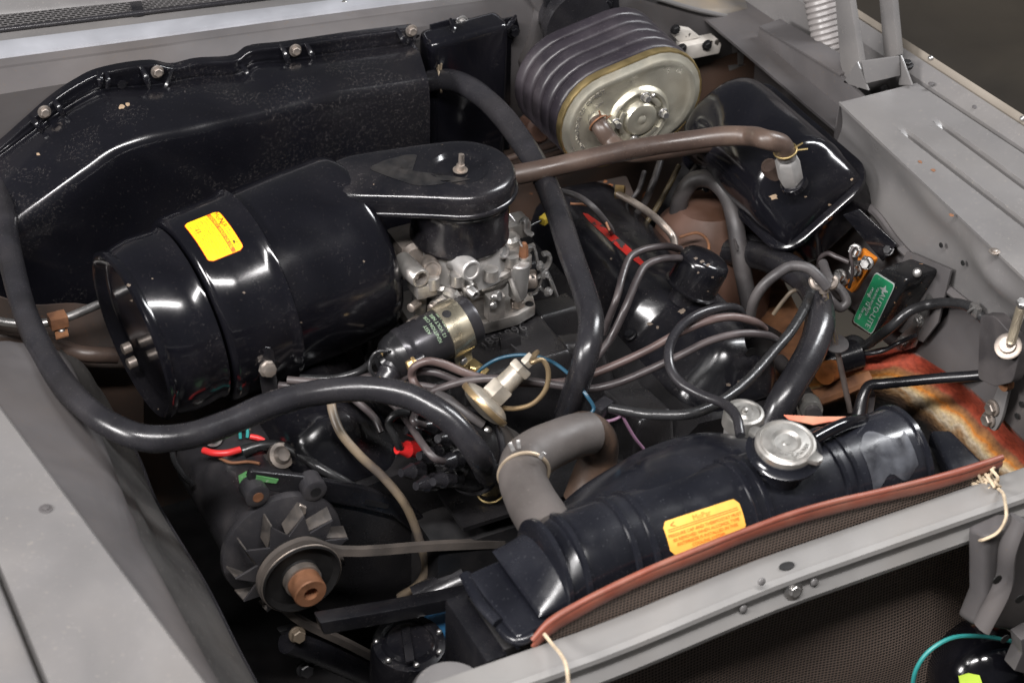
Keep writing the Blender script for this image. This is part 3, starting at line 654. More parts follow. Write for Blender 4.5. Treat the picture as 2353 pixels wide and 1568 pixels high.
obj('lower_shell', loft([rr(cc, hw-.012, hl-.012, .03, -.060), rr(cc, hw-.006, hl-.006, .035, -.05), rr(cc, hw-.005, hl-.005, .035, -.002)]), BLK, vt, angle=50)
obj('seam_flange', loft([rr(cc, hw-.001, hl-.001, .038, -.006), rr(cc, hw+.003, hl+.003, .04, -.003), rr(cc, hw+.003, hl+.003, .04, .003), rr(cc, hw-.001, hl-.001, .038, .006)]), BLK, vt)
# crescent-shaped stamped end, as the dome steps down towards the front
ff = A(1800, 372, y=.115)
fc = cc+vn*.066+Y*(-.045)+vu*(.005)
fv = nrm((-.34, -.06, 1)); _q = A(1816, 408, d=1.)-CC; fp = CC+_q*(((cc+vn*.083-CC)@vn)/(_q@vn))
ft = obj('hex_fitting', loft([[fp+fv*t+(basis(fv)[1]*math.cos(q)+basis(fv)[2]*math.sin(q))*r for q in [.3+k*math.pi/3 for k in range(6)]] for t, r in ((-.010, .012), (.000, .0160), (.030, .0160), (.034, .0130))]), ALU, vt)
obj('washer', lathe([(-.012, .0185), (-.005, .018), (-.003, .014)], fp-vn*.002, vn, 24), BLK, vt)
obj('collar', lathe([(.038, .0125), (.056, .0115)], fp, fv, 20), STEEL, ft)
_q = A(1774, 392, d=1.)-CC; fq = CC+_q*(((cc+vn*.074-CC)@vn)/(_q@vn))
obj('socket', lathe([(-.02, .013), (.006, .012), (.012, .010)], fq, vn, 20), RUBB, vt)
sb0, sb1 = A(1956, 508, y=.03)+vn*0, A(2040, 585, x=.528)
sk = obj('strap', prism([A(1938, 492, y=.028), A(1975, 478, y=.028), A(2062, 560, x=.535), A(2030, 600, x=.535)], V(-.004, -.003, .002), .0008), BLKW, vt)
obj('bolt', hexh(A(2041, 574, x=.528), nrm((-.8, -.2, .55)), .0065, .005, 1.2), BLKP, sk)
sh_ = [o for o in vt.children if o.name.startswith('shell')][0]
for px, py, r in ((1777, 453, 8), (1956, 412, 3), (1905, 470, 3), (1850, 452, 2.5)): chip(sh_, px, py, r, CHIPT)
# ================================================================== hood hinge
hb = A(1990, 190, x=.61)
hg = thing('hood_hinge', 'grey hood hinge with two flat arms, coil spring and folded bracket', 'hinge', hb)
HGM = GREY
obj('arm', prism([A(a, b, x=.605) for a, b in ((1914, -40), (1946, -40), (1976, 150), (1980, 200), (1948, 212), (1930, 150))], V(.010, 0, 0), .002), HGM, hg)
obj('arm', prism([A(a, b, x=.66) for a, b in ((2014, -60), (2044, -60), (2062, 128), (2030, 136))], V(.010, 0, 0), .002), HGM, hg)
obj('rear_link', prism([A(a, b, x=.66) for a, b in ((1798, -40), (1842, -40), (1822, 92), (1786, 76))], V(.012, 0, 0), .002), HGM, hg)
s0, s1 = A(1880, -40, x=.655), A(1918, 160, x=.655)
ax = nrm(s1-s0); _, u, v_ = basis(ax); Ls = np.linalg.norm(s1-s0); N_ = 15
obj('coil_spring', tube([s0+ax*Ls*t+(u*math.cos(2*math.pi*N_*t)+v_*math.sin(2*math.pi*N_*t))*.0205 for t in np.linspace(0, 1, N_*12)], .0052, 8, 1, smooth=False), mat('grey_spring_steel', (.22, .205, .20), .4, var=.15), hg)
obj('spring_core', tube([s0, s1], .012, 8, 2), DARK, hg)
bkt = obj('folded_bracket', [prism([A(a, b, x=.60) for a, b in ((1968, 142), (1994, 208), (1936, 190))], V(.003, 0, 0), .0006), prism([A(1980, 142, x=.60), A(2066, 130, x=.655), A(2068, 174, x=.655), A(1990, 192, x=.60)], V(0, .003, 0), .0006), prism([A(a, b, x=.657) for a, b in ((2068, 128), (2094, 196), (2064, 196))], V(.003, 0, 0), .0006)], GREY, hg)
obj('foot', prism([A(1924, 196, z=.89), A(1976, 232, z=.89), A(1976, 210, z=.89), A(1940, 180, z=.89)], V(0, 0, -.02), .001), GREYD, hg)
obj('bolt', dome(A(2032, 206, z=.885), (-.3, -.5, .8), .007, .004), GREYD, hg)
# ================================================================== engine
en = thing('engine', 'black painted V8 engine with cast intake manifold and two valve covers', 'engine', (.02, .05, .35))
EX = .02       # crank line
def sect(y, off, s=1.0, lift=0, m=1):
    """valve cover section: rail, inner wall, ridge, top, outer wall"""
    P = [(.190, .702), (.193, .710), (.201-off*.3, .719), (.225-off, .744), (.238-off, .758), (.247-off*.9, .766), (.260-off*.6, .770), (.290, .766), (.315, .753), (.328, .736), (.336, .705), (.336, .69)]
    bx, bz = .262, .70
    out = []
    for x, z in P:
        x = bx+(x-bx)*(.55+.45*s); z = bz+(z-bz)*s+lift*(z > .71)
        x = x-EX if m == 1 else -(x-EX); out.append(V(EX+x, y, z))
    return out
def cover(m):
    S_ = [(.345, .024, .05), (.340, .024, .55), (.330, .024, .85), (.318, .024, .97), (.30, .024, 1), (.20, .024, 1), (.10, .024, 1), (.066, .024, 1), (.060, .0228, 1), (.055, .020, 1), (.037, .003, 1), (.032, .0007, 1), (.022, 0, 1), (-.02, 0, 1), (-.055, 0, 1), (-.068, 0, .985), (-.080, 0, .93), (-.098, 0, .62), (-.112, 0, .20), (-.117, 0, .06)]
    return loft([sect(y+(.07 if m < 0 else 0), o, s, m=m) for y, o, s in S_], True, True)
vc = obj('valve_cover', cover(1), BLKW, en, angle=75, label='black valve cover carrying the oil filler cap')
vr = obj('valve_cover', cover(-1), BLKW, en, angle=75)
decal('worn_red_edge', vc, [(1338, 490), (1350, 492), (1378, 512), (1412, 540), (1446, 570), (1480, 604), (1474, 612), (1440, 588), (1404, 556), (1376, 530), (1352, 508)], REDP, rings=4, lift=.0008, label='edge worn back to red engine paint')
for y_ in (.045, .20): obj('cover_bolt', hexh(V(.194, y_, .718), nrm((-.6, 0, .8)), .006, .007, 1.3), BLKP, vc)
for px, py, r in ((1493, 744, 6), (1511, 752, 4), (1566, 714, 7), (1672, 882, 5), (1697, 876, 4), (1404, 594, 3), (1440, 612, 4)): chip(vc, px, py, r, CHIPG)
for m in (1, -1):
    P = [(.192, .704), (.332, .692), (.36, .60), (.31, .50), (.10, .50), (.115, .655), (.17, .685)]
    hd = obj('cylinder_head', loft([[V(EX+(x-EX if m == 1 else -(x-EX)), y, z) for x, z in P] for y in ((.35, .34, .2, 0, -.10, -.122, -.13) if m == 1 else (.38, .3, .1, 0, -.04, -.055, -.06))]), BLKM, en, angle=40)
    if m == 1:
        p = A(1507, 884, z=.672); obj('boss', lathe([(-.03, .026), (0, .026), (.003, .023), (.003, 0)], p, nrm((-.62, -.35, .7)), 24), BLKM, hd)
        obj('stud', lathe([(0, .0045), (.010, .0045), (.011, .003), (.011, 0)], p+nrm((-.62, -.35, .7))*.003, nrm((-.62, -.35, .7)), 12), RUST, hd)
obj('exhaust_port', lathe([(-.05, .030), (0, .030), (.008, .024), (.012, 0)], A(1700, 905, z=.67), nrm((.5, -.6, .2)), 20), mat('dull_pink_iron', (.10, .06, .058), .6, var=.3), en)
obj('block', box((.02, .12, .46), (.36, .50, .34), b=.02), DARK, en)
obj('timing_cover', box((.0, -.08, .50), (.24, .05, .26), b=.02), DARK, en)
# intake manifold, a relief of plateau and runners
gx = np.linspace(-.125, .165, 110); gy = np.linspace(-.13, .33, 150)
XX, YY = np.meshgrid(gx, gy)
def sm(a, b, x): t = np.clip((x-a)/(b-a), 0, 1); return t*t*(3-2*t)
def rect(cx, cy, hx, hy, soft, rot=0):
    c, s = math.cos(rot), math.sin(rot); u = (XX-cx)*c+(YY-cy)*s; v = -(XX-cx)*s+(YY-cy)*c
    return (1-sm(hx-soft, hx+soft, abs(u)))*(1-sm(hy-soft, hy+soft, abs(v)))
H = .655+.0*XX
ad = lambda k, top: np.maximum(H, .655+(top-.655)*k)
H = ad(rect(.01, .17, .10, .17, .02), .70)
H = ad(rect(.015, .045, .085, .058, .020), .7575)                     # numbered plateau
H = ad(rect(.095, .030, .055, .030, .022, -.25), .754)                # runner to the driver's head
H = ad(rect(.125, .125, .04, .03, .014), .735); H = ad(rect(.125, .235, .04, .03, .014), .735)
H = ad(rect(-.085, .06, .045, .035, .016), .735); H = ad(rect(-.085, .2, .045, .05, .016), .735)
H = ad(rect(.0, .135, .075, .055, .012), .762)                         # carburettor pad
H = ad(rect(.135, -.075, .030, .045, .008, .1), .722)                  # water passage flange
H = np.where(rect(.055, .088, .020, .010, .008, .3) > .5, H-.02*rect(.055, .088, .020, .010, .008, .3), H)
mf = obj('intake_manifold', sheet(np.stack([XX, YY, H], 2), .006, -1), BLKM, en, angle=70, label='black cast intake manifold with raised numbers')
def onman(px, py, z, ang):
    o_ = A(px, py, z=z); c, s = math.cos(ang), math.sin(ang)
    return lambda x, yy_, h: o_+V(c*x-s*yy_, s*x+c*yy_, h-.0006)
CASTN = mat('lit_raised_casting', (.030, .029, .030), .32, var=.3, vs=60)  # paler than the manifold: light on the raised figures put into colour
obj('cast_number', textgeo('1851896', .0200, onman(1155, 776, .7585, .16), .0022), CASTN, mf)
obj('cast_number', textgeo('1', .0200, onman(1178, 800, .7585, .16), .0022), CASTN, mf)
obj('cast_mark', textgeo('CWC', .012, onman(1137, 757, .7585, .12), .001), BLKM, mf)
p = A(1152, 806, z=.757); obj('casting_wedge', prism([p, p+V(.028, .0, 0), p+V(.022, .014, .0), p+V(.004, .014, 0)], V(.0, .004, .012), .002), BLKM, mf)
obj('ring_mark', ringt(A(1135, 757, z=.759)+V(.0, .018, 0), Z, .0055, .0015, 16, 6), BLKM, mf)
# ================================================================== oil filler cap
oc = A(1578, 676, z=.772); oax = nrm((.42, -.04, .9))
ob = obj('oil_filler_cap', lathe([(-.012, .020), (.006, .020), (.006, .027), (.009, .0345), (.0115, .0355), (.012, .034), (.013, .0325), (.046, .0325), (.053, .031), (.057, .027), (.0585, .020), (.059, 0)], oc, oax, 40), BLKW, None, angle=40)
tag(ob, 'black domed oil filler cap with chipped top on the valve cover', 'oil cap')
for px, py, r in ((1598, 594, 4), (1612, 601, 5), (1626, 609, 4), (1604, 626, 3), (1636, 636, 3), (1626, 668, 2.5)): chip(ob, px, py, r, CHIPG, name='paint_chip')
# ================================================================== carburettor
cx, cy = -.011, .125
cb = thing('carburetor', 'grey cast metal carburetor under the air cleaner hat, stained brown', 'carburetor', (cx, cy, .762))
obj('base_flange', prism([V(cx+a, cy+b, .762) for a, b in ((-.055, -.052), (.055, -.055), (.085, -.045), (.092, -.025), (.075, .0), (.075, .05), (-.07, .05), (-.072, -.02))], V(0, 0, .017), .003), ZINC, cb)
obj('throttle_body', loft([[V(cx+a*s, cy+b*s, z) for a, b in [(.056*math.copysign(abs(math.cos(t))**.55, math.cos(t)), .05*math.copysign(abs(math.sin(t))**.55, math.sin(t))) for t in np.linspace(0, 2*math.pi, 33)[:-1]]] for z, s in ((.775, .95), (.79, .93), (.795, .86), (.812, .84), (.816, .97), (.83, 1.0))]), ZINC, cb)
def plan(k, r0): return r0*(1+.10*math.cos(2*k)+.05*math.cos(3*k+.5)+.03*math.cos(5*k))
def ringp(z, r0, add=0): return [V(cx+.006+1.12*plan(t, r0)*math.cos(t)+add*math.cos(t), cy+plan(t, r0)*math.sin(t)+add*math.sin(t), z) for t in np.linspace(0, 2*math.pi, 65)[:-1]]
obj('bowl_flange', loft([ringp(.826, .060), ringp(.828, .063), ringp(.833, .0635), ringp(.8335, .0615), ringp(.8345, .0615), ringp(.835, .064), ringp(.842, .0635), ringp(.845, .060)]), ZINC, cb, angle=30)
obj('air_horn', lathe([(.838, .062), (.846, .0590), (.854, .0560), (.884, .0548), (.890, .052)], V(cx, cy, 0), Z, 48), ALU, cb)
f0 = .065
def boss(name, px, py, y, r, ln_, ax, m=ZINC, hole=0, n=24, par=cb):
    p = A(px, py, y=y); a = nrm(ax)
    pr = [(-ln_, r*1.08), (-.002, r), (0, r*.9)] + ([(0, hole), (-.012, hole*.9), (-.012, 0)] if hole else [(0, r*.72), (-.0015, r*.66), (-.0015, 0)])
    return obj(name, lathe(pr, p, a, n), m, par, angle=30)
boss('choke_boss', 1084, 623, .052, .0135, .034, (.15, -1, .10), ALU)
boss('inlet_boss', 967, 641, .060, .0122, .045, (.1, -1, .05), ZINC, .0085)
obj('inlet_block', box(A(970, 655, y=.075), (.026, .03, .018), b=.002), ZINC, cb)
boss('vent_boss', 993, 620, .068, .012, .03, (-.25, -1, .45), HUBM)
boss('vacuum_port', 1093, 679, .048, .0065, .03, (.2, -1, -.12), STEEL, .0032)
boss('vacuum_body', 1083, 668, .060, .0105, .02, (.2, -1, -.12), ZINC)
boss('spring_cap', 1158, 576, .085, .010, .02, (.3, -.8, .5), STEEL)
boss('pump_boss', 1172, 592, .086, .0065, .02, (.1, -.2, 1), STEEL)
ww = obj('pump_well', lathe([(-.050, 0), (-.049, .007), (-.043, .0115), (.004, .0135), (.006, .012), (.007, 0)], A(1193, 610, y=.082), (0.02, 0, 1), 24), ALU, cb)
obj('rib', [tube([A(990, 700, y=.07), A(1015, 685, y=.064), A(1050, 683, y=.064), A(1060, 672, y=.066)], .004, 8, 5), tube([A(1172, 640, y=.07), A(1182, 668, y=.062), A(1190, 690, y=.06)], .0035, 8, 5)], ZINC, cb)
obj('rib', tube([A(1018, 668, y=.066), A(1040, 676, y=.060), A(1055, 690, y=.056)], [.006, .008, .005], 8, 5), ZINC, cb)
obj('mixture_block', box(A(1136, 702, y=.060), (.022, .016, .034), b=.002), ZINC, cb)
for px, py in ((1136, 682), (1133, 701)): obj('screw', dome(A(px, py, y=.048), (.2, -1, .1), .0055, .004), STEEL, cb)
obj('idle_screw', lathe([(0, .006), (.006, .006), (.0065, .0052), (.0065, 0)], A(1138, 679, y=.046), (.5, -.8, .3), 16), STEEL, cb)
obj('stud_nut', hexh(A(1188, 703, z=.779), Z, .0095, .010, 0), HUBM, cb); obj('stud', lathe([(0, .0055), (.016, .0052), (.018, .003), (.018, 0)], A(1188, 701, z=.785), Z, 14), HUBM, cb)
obj('stud_hole', lathe([(0, .0055), (.0006, .0055), (.0007, 0)], A(1216, 698, z=.7791), Z, 16), DARK, cb)
obj('side_plate', prism([A(a, b, y=.075) for a, b in ((957, 665), (982, 668), (978, 722), (962, 745), (953, 720))], V(.0, .01, 0), .001), STEEL, cb)
for px, py in ((950, 699), (948, 736), (996, 700)): obj('pin', lathe([(0, .0055), (.016, .0055), (.017, .004), (.017, 0)], A(px+10, py-4, y=.07), (-.8, -.5, .1), 14), HUBM, cb)
# choke and throttle linkage on the far side
obj('choke_housing', box(A(1178, 520, y=.15), (.038, .03, .022), b=.004), ZINC, cb)
obj('choke_tower', lathe([(-.03, .014), (.0, .0145), (.004, .010), (.004, 0)], A(1168, 545, y=.13), (0, 0, 1), 20), ZINC, cb)
obj('choke_lever', tube([A(1196, 507, y=.14), A(1208, 505, y=.135), A(1210, 530, y=.13), A(1224, 540, y=.125)], [.0045, .0055, .005, .004], 8, 5, flat=(1, .55)), STEEL, cb)
obj('choke_spring', tube([A(1158, 490, y=.15)+CR*.004*math.cos(k)+CU*.004*math.sin(k)+(A(1176, 512, y=.145)-A(1158, 490, y=.15))*k/40 for k in np.linspace(0, 40, 80)], .0012, 6, 1, smooth=False), STEEL, cb)
for pts_, r in (([(1205, 570), (1224, 566), (1236, 606), (1244, 622), (1240, 650), (1230, 672), (1215, 676)], .0032), ([(1246, 584), (1258, 582), (1263, 594), (1256, 612), (1246, 620)], .0045), ([(1254, 622), (1266, 648), (1277, 678)], .0050), ([(1236, 655), (1250, 668), (1262, 672), (1268, 662)], .0042), ([(1220, 635), (1236, 636), (1246, 628)], .0035), ([(1192, 552), (1205, 575), (1212, 580)], .0028)):
    obj('lever', tube([A(a, b, y=.085) for a, b in pts_], r, 8, 5, flat=(1, .6)), STEEL, cb)
obj('link_arm', prism([A(a, b, y=.09) for a, b in ((1204, 572), (1230, 562), (1232, 572), (1210, 584))], V(0, .006, 0), .001), ZINC, cb)
obj('throttle_drum', lathe([(-.02, .012), (0, .012), (.002, .010), (.002, 0)], A(1228, 640, y=.09), (1, -.3, 0), 18), HUBM, cb)
for px, py in ((1250, 630), (1258, 670), (1240, 610)): obj('nut', hexh(A(px, py, y=.078), (.4, -.8, .2), .0045, .005), STEEL, cb)
obj('brass_plug', lathe([(-.006, .0065), (.008, .0055), (.013, .003), (.014, 0)], A(1203, 578, y=.085), Z, 8), COPPER, cb)
for a, b, yy_ in ((1175, 590, .085), (1128, 622, .06), (1050, 633, .062), (992, 640, .066), (1205, 592, .085)): obj('bowl_lug', lathe([(-.012, .009), (.003, .009), (.004, .006), (.004, 0)], A(a, b, y=yy_), Z, 16), ZINC, cb)
obj('left_linkage', [tube([A(900, 580, y=.15), A(930, 576, y=.15)], .005, 8, 3), tube([A(898, 572, y=.15), A(906, 600, y=.145), A(914, 604, y=.14)], .003, 8, 4)], STEEL, cb)
obj('left_bowl', box(A(945, 575, y=.15), (.05, .05, .05), b=.008), HUBM, cb)
obj('vacuum_chamber', lathe([(-.03, .018), (0, .018), (.006, .012), (.006, 0)], A(955, 590, y=.12), (-.3, -1, .3), 20), HUBM, cb)
# ================================================================== air cleaner
c2 = A(585, 656, z=.85); yaw = math.radians(5); til = math.radians(6); aax = V(math.cos(yaw)*math.cos(til), math.sin(yaw)*math.cos(til), math.sin(til)); anb = nrm(np.cross(Z, aax)); anz = np.cross(aax, anb)
ac = thing('air_cleaner', 'glossy black air cleaner canister with ducted hat over the carburetor', 'air cleaner', c2+V(0, 0, -.117))
obj('end_cap', lathe([(-.148, 0), (-.148, .084), (-.150, .092), (-.158, .096), (-.1620, .1010), (-.160, .1055), (-.155, .1055), (-.150, .1025), (-.142, .1055), (-.126, .1085), (-.108, .1085), (-.095, .1065), (-.091, .1085), (-.0875, .1085), (-.0865, .105), (-.0865, .10)], c2, aax, 72), BLK, ac, angle=50)
sl = obj('sleeve', lathe([(-.0835, .100), (-.0835, .1085), (-.081, .1145), (-.076, .1166), (-.05, .1175), (-.012, .1172), (-.004, .1185), (-.001, .1215), (.002, .1218), (.0035, .1195), (.0035, .11)], c2, aax, 72), BLK, ac, angle=50)
bd = obj('canister', lathe([(.0, .11), (.0, .1150), (.06, .1158), (.118, .1150), (.128, .1150), (.137, .112), (.1445, .104), (.148, .092), (.149, 0)], c2, aax, 72), BLK, ac, angle=50)
for px, py in ((300, 796), (312, 829)): obj('stud', lathe([(0, .007), (.010, .007), (.011, .005), (.011, 0)], A(px, py, x=c2[0]-.151), -aax, 14), HUBM, ac)
bq = obj('bracket', prism([A(a, b, y=c2[1]-.116) for a, b in ((587, 812), (592, 796), (604, 788), (618, 790), (626, 800), (640, 925), (606, 935))], V(0, -.005, -.002), .0015), BLKP, ac)
obj('bolt', lathe([(0, .0105), (.003, .0105), (.0045, .0085), (.010, .0082), (.011, .006), (.011, 0)], A(612, 845, y=c2[1]-.123), (0.15, -1, .2), 8), HUBM, bq)
# sticker on the sleeve
def cylp(px, py, R):
    o_ = CC; d = A(px, py, d=1.)-CC; oc_ = o_-c2
    dp = d-aax*np.dot(d, aax); op = oc_-aax*np.dot(oc_, aax)
    a, b, c = dp@dp, 2*dp@op, op@op-R*R; t = (-b-math.sqrt(b*b-4*a*c))/(2*a); p = o_+d*t-c2
    tt = p@aax; w_ = p-aax*tt; return tt, math.atan2(w_@anz, -(w_@anb))
RS = .1178
TL, TR, BR, BL = [cylp(a, b, RS) for a, b in ((423, 515), (502, 487), (560, 571), (479, 603))]
t_l, t_r = (TL[0]+BL[0])/2, (TR[0]+BR[0])/2; a_t, a_b = (TL[1]+TR[1])/2, (BL[1]+BR[1])/2
lw_, lh_ = t_r-t_l, (a_t-a_b)*RS
def stick(x, yv, h):
    """x: reading direction (down the curve) -lh/2..lh/2; yv: up = towards the hat"""
    t = (t_l+t_r)/2+yv; a = (a_t+a_b)/2-x/RS; r_ = RS+h; return c2+aax*t+(-anb*math.cos(a)+anz*math.sin(a))*r_
def patch(x0, x1, y0, y1, h, rad=0, n=14):
    v = []; f = []; k = 0
    for i in range(n+1):
        x = x0+(x1-x0)*i/n; e_ = min(x-x0, x1-x); ins = rad-math.sqrt(max(0, rad*rad-(rad-e_)**2)) if e_ < rad else 0
        v += [stick(x, y0+ins, h), stick(x, y1-ins, h)]
    f = [(2*i, 2*i+1, 2*i+3, 2*i+2) for i in range(n)]
    return v, f
lab = obj('label', patch(-lh_/2, lh_/2, -lw_/2, lw_/2, .0006, .005, 24), YEL, sl, label='yellow and orange sticker')
obj('label_border', patch(-lh_/2-.0007, lh_/2+.0007, -lw_/2-.0007, lw_/2+.0007, .0003, .0055, 24), ORG, sl)
obj('label_band', patch(-lh_/2+.0005, lh_/2-.0005, lw_*.16, lw_*.28, .0009), ORG, lab)
T_ = lambda s, size, x, yv, m, al='CENTER': obj('lettering', textgeo(s, size, lambda a, b, h: stick(x+a, yv+b, .0011+h*.2), .0001, al), m, lab)
T_('DO NOT WASH OR OIL', .0052, 0, lw_*.22, YEL)
T_('MoPAR', .0092, -lh_*.25, lw_*.38, ORG); T_('AIR CLEANER', .0048, lh_*.20, lw_*.42, OLI); T_('ELEMENT SERVICE', .0036, lh_*.20, lw_*.335, OLI)
for k, s in enumerate(('REPLACE ELEMENT EVERY 15000 MILES', 'CLEAN BY BLOWING AIR FROM THE', 'INSIDE OUT MORE OFTEN IN DUST', 'DO NOT OIL THE ELEMENT WHEN', 'SERVICING THE CANISTER CAP', 'CHRYSLER CORPORATION', 'PARTS DIVISION DETROIT MICH')):
    T_(s, .0034, 0, lw_*(.09-.085*k), OLI)
T_('11', .008, -lh_*.18, -lw_*.33, BLKI)
obj('pen_mark', [tube([stick(-lh_*.26, lw_*.47, .0014), stick(-lh_*.20, lw_*.38, .0014), stick(-lh_*.14, lw_*.29, .0014)], .0005, 6, 3), tube([stick(lh_*.30, lw_*.36, .0014), stick(lh_*.34, lw_*.34, .0014)], .0010, 6, 2)], BLKI, lab)
# hat with its duct
hc_ = V(cx, cy, 0); du = V(-.108, .042, 0)
def rho(phi, r1, r2):
    e = V(math.cos(phi), math.sin(phi), 0); lo, hi = 0, .4
    ts = np.linspace(0, 1, 41)
    for _ in range(26):
        m_ = (lo+hi)/2; p = e*m_
        ins = np.min(np.hypot(p[0]-du[0]*ts, p[1]-du[1]*ts)-(r1+(r2-r1)*ts)) <= 0
        lo, hi = (m_, hi) if ins else (lo, m_)
    return lo
PH = np.linspace(0, 2*math.pi, 97)[:-1]
def hring(r1, r2, z, drop):
    out = []
    for p in PH:
        q = rho(p, r1, r2); e = V(math.cos(p), math.sin(p), 0)*q
        fr = max(0, (e@nrm(du))-.03)/.12; out.append(hc_+e+V(0, 0, z-drop*min(1.2, fr)**1.3))
    return out
def cring(r, z): return [hc_+V(math.cos(p)*r, math.sin(p)*r, z) for p in PH]
DR = .004
hat = obj('hat', loft([hring(.056, .036, .943, DR), hring(.063, .045, .944, DR), hring(.0665, .0485, .9455, DR), hring(.0690, .051, .9470, DR), hring(.0697, .0517, .9490, DR), hring(.0690, .051, .9515, DR), hring(.0670, .049, .9527, DR), hring(.0668, .0488, .958, DR), hring(.0664, .0484, .966, DR), hring(.0652, .047, .9705, DR), hring(.0625, .044, .9745, DR), hring(.057, .037, .9765, DR), hring(.050, .028, .9772, DR), hring(.0425, .016, .9775, DR*.6), cring(.039, .9775), cring(.0355, .9765), cring(.032, .9725), cring(.027, .9705), cring(.008, .970), cring(.001, .970)]), BLKW, ac, angle=50)
obj('throat', lathe([(.880, .052), (.880, .0580), (.8825, .0605), (.886, .0605), (.888, .0592), (.930, .0605), (.937, .0615), (.940, .0630), (.943, .0615), (.950, .061)], V(cx, cy, 0), Z, 56), BLKW, ac, angle=45)
DUSTW = mat('dried_film', (.016, .0145, .014), .42, var=.5, vs=45, col2=(.008, .008, .009))
wn = obj('wing_nut', [lathe([(0, .009), (.0015, .009), (.002, .0055), (.008, .005), (.0085, .0032), (.022, .003), (.022, 0)], V(cx, cy, .972), (.04, 0, 1), 16), box((cx+.003, cy, .985), (.003, .004, .018), b=.001)], HUBM, ac)
decal('dried_film', hat, [tuple(q[:2]) for q in cr([(a_, b_, 0) for a_, b_ in [(851, 388), (876, 372), (910, 362), (936, 356), (958, 358), (948, 370), (925, 378), (915, 388), (936, 400), (965, 402), (989, 414), (1050, 414), (1082, 412), (1023, 422), (962, 427), (909, 412), (868, 397)]], 4, True)], DUSTW, rings=6)
for px, py, r in ((295, 655, 4), (303, 690, 3), (350, 640, 2), (835, 600, 3), (560, 672, 3), (690, 740, 3)):
    q = chip([o for o in ac.children if o.name.startswith('end_cap' if px < 400 else 'canister' if px > 620 else 'sleeve')][0], px, py, r, CHIPG)
# ================================================================== ignition coil
L_, R_ = A(905, 822, z=.812), A(1085, 730, z=.832); kx = nrm(R_-L_); KL = np.linalg.norm(R_-L_)
cl = thing('ignition_coil', 'black cylindrical ignition coil in a plated clamp on the intake manifold', 'ignition coil', (L_+R_)/2+V(0, 0, -.05))
cs = obj('case', lathe([(.006, .028), (.012, .0308), (.018, .0312), (.021, .0302), (.024, .0308), (KL-.004, .0308), (KL, .029), (KL, 0)], L_, kx, 48), mat('black_satin_enamel', (.030, .029, .033), .33, .5, var=.2, vs=12, dust=(DUSTC, .08, 20)), cl, angle=35)
bnd = obj('clamp_band', lathe([(KL*.60, .0312), (KL*.60, .0332), (KL*.86, .0332), (KL*.86, .0312)], L_, kx, 48), mat('tarnished_band', (.52, .47, .36), .30, .9, var=.2, vs=20), cl, angle=30)
obj('band_hole', lathe([(0, .0055), (.0008, .0055), (.0009, 0)], L_+kx*KL*.66+nrm(V(-.1, -.25, .97))*.0328, nrm(V(-.1, -.25, .97)), 16), DARK, bnd)
obj('tower', lathe([(.010, .0295), (.002, .0285), (-.008, .024), (-.014, .014), (-.020, .013), (-.020, 0)], L_, kx, 36), mat('black_bakelite', (.010, .010, .011), .3), cl)
ta = nrm(-kx*.75+V(0, -.5, -.25))
tw = obj('boot', lathe([(0, .0135), (.006, .0150), (.010, .0135), (.013, .0148), (.017, .0132), (.024, .0128), (.030, .009), (.042, .0075)], A(905, 836, z=.81), ta, 28), RUB, cl, angle=30)
for px, py in ((892, 806), (951, 832)):
    p = A(px, py, d=np.dot(L_-CC, CF)-.02+.012*(px < 900)); obj('terminal', hexh(p, -kx, .0062, .010, 1.3), BRASS, cl); obj('terminal_post', lathe([(-.012, .009), (.0, .008)], p, -kx, 16), BLKP, cl)
fp_ = A(1040, 860, z=.775)
obj('clamp_tab', prism([A(a, b, y=L_[1]-.006) for a, b in ((1040, 806), (1080, 786), (1086, 824), (1050, 852))], V(0, .003, 0), .0006), CAD, cl)
ft_ = obj('clamp_foot', prism([A(1046, 852, z=.765), A(1088, 826, z=.765), A(1124, 852, z=.765), A(1104, 876, z=.765)], V(0, 0, .003), .0006), GOLD, cl)
obj('foot_bolt', hexh(A(1090, 849, z=.768), Z, .008, .008, 1.2), GOLD, ft_); obj('tab_screw', dome(A(1066, 830, y=L_[1]-.0075), (0.3, -1, .3), .0055, .003), STEEL, cl)
def oncoil(x0):
    nb = nrm(np.cross(kx, Z)); nz = np.cross(nb, kx)
    def fn(x, yy_, h):
        a = math.radians(58)+ -yy_/.031; return L_+kx*(x0-x)+(nb*math.cos(a)+nz*math.sin(a))*(.0310+h)
    return fn
def oncoil2(t0, a0):
    nb = nrm(np.cross(kx, Z)); nz = np.cross(nb, kx)
    def fn(x, yy_, h):
        a = a0+x/.031; return L_+kx*(t0-yy_)+(nb*math.cos(a)+nz*math.sin(a))*(.0310+h)
    return fn
for k, s in enumerate(('AUTO-LITE', '12 VOLT NEG', 'IGNITION COIL', 'ASSY')): obj('lettering', textgeo(s, .0060, oncoil2(.066-.0075*k, 1.15), .00012), GRNI, cs)
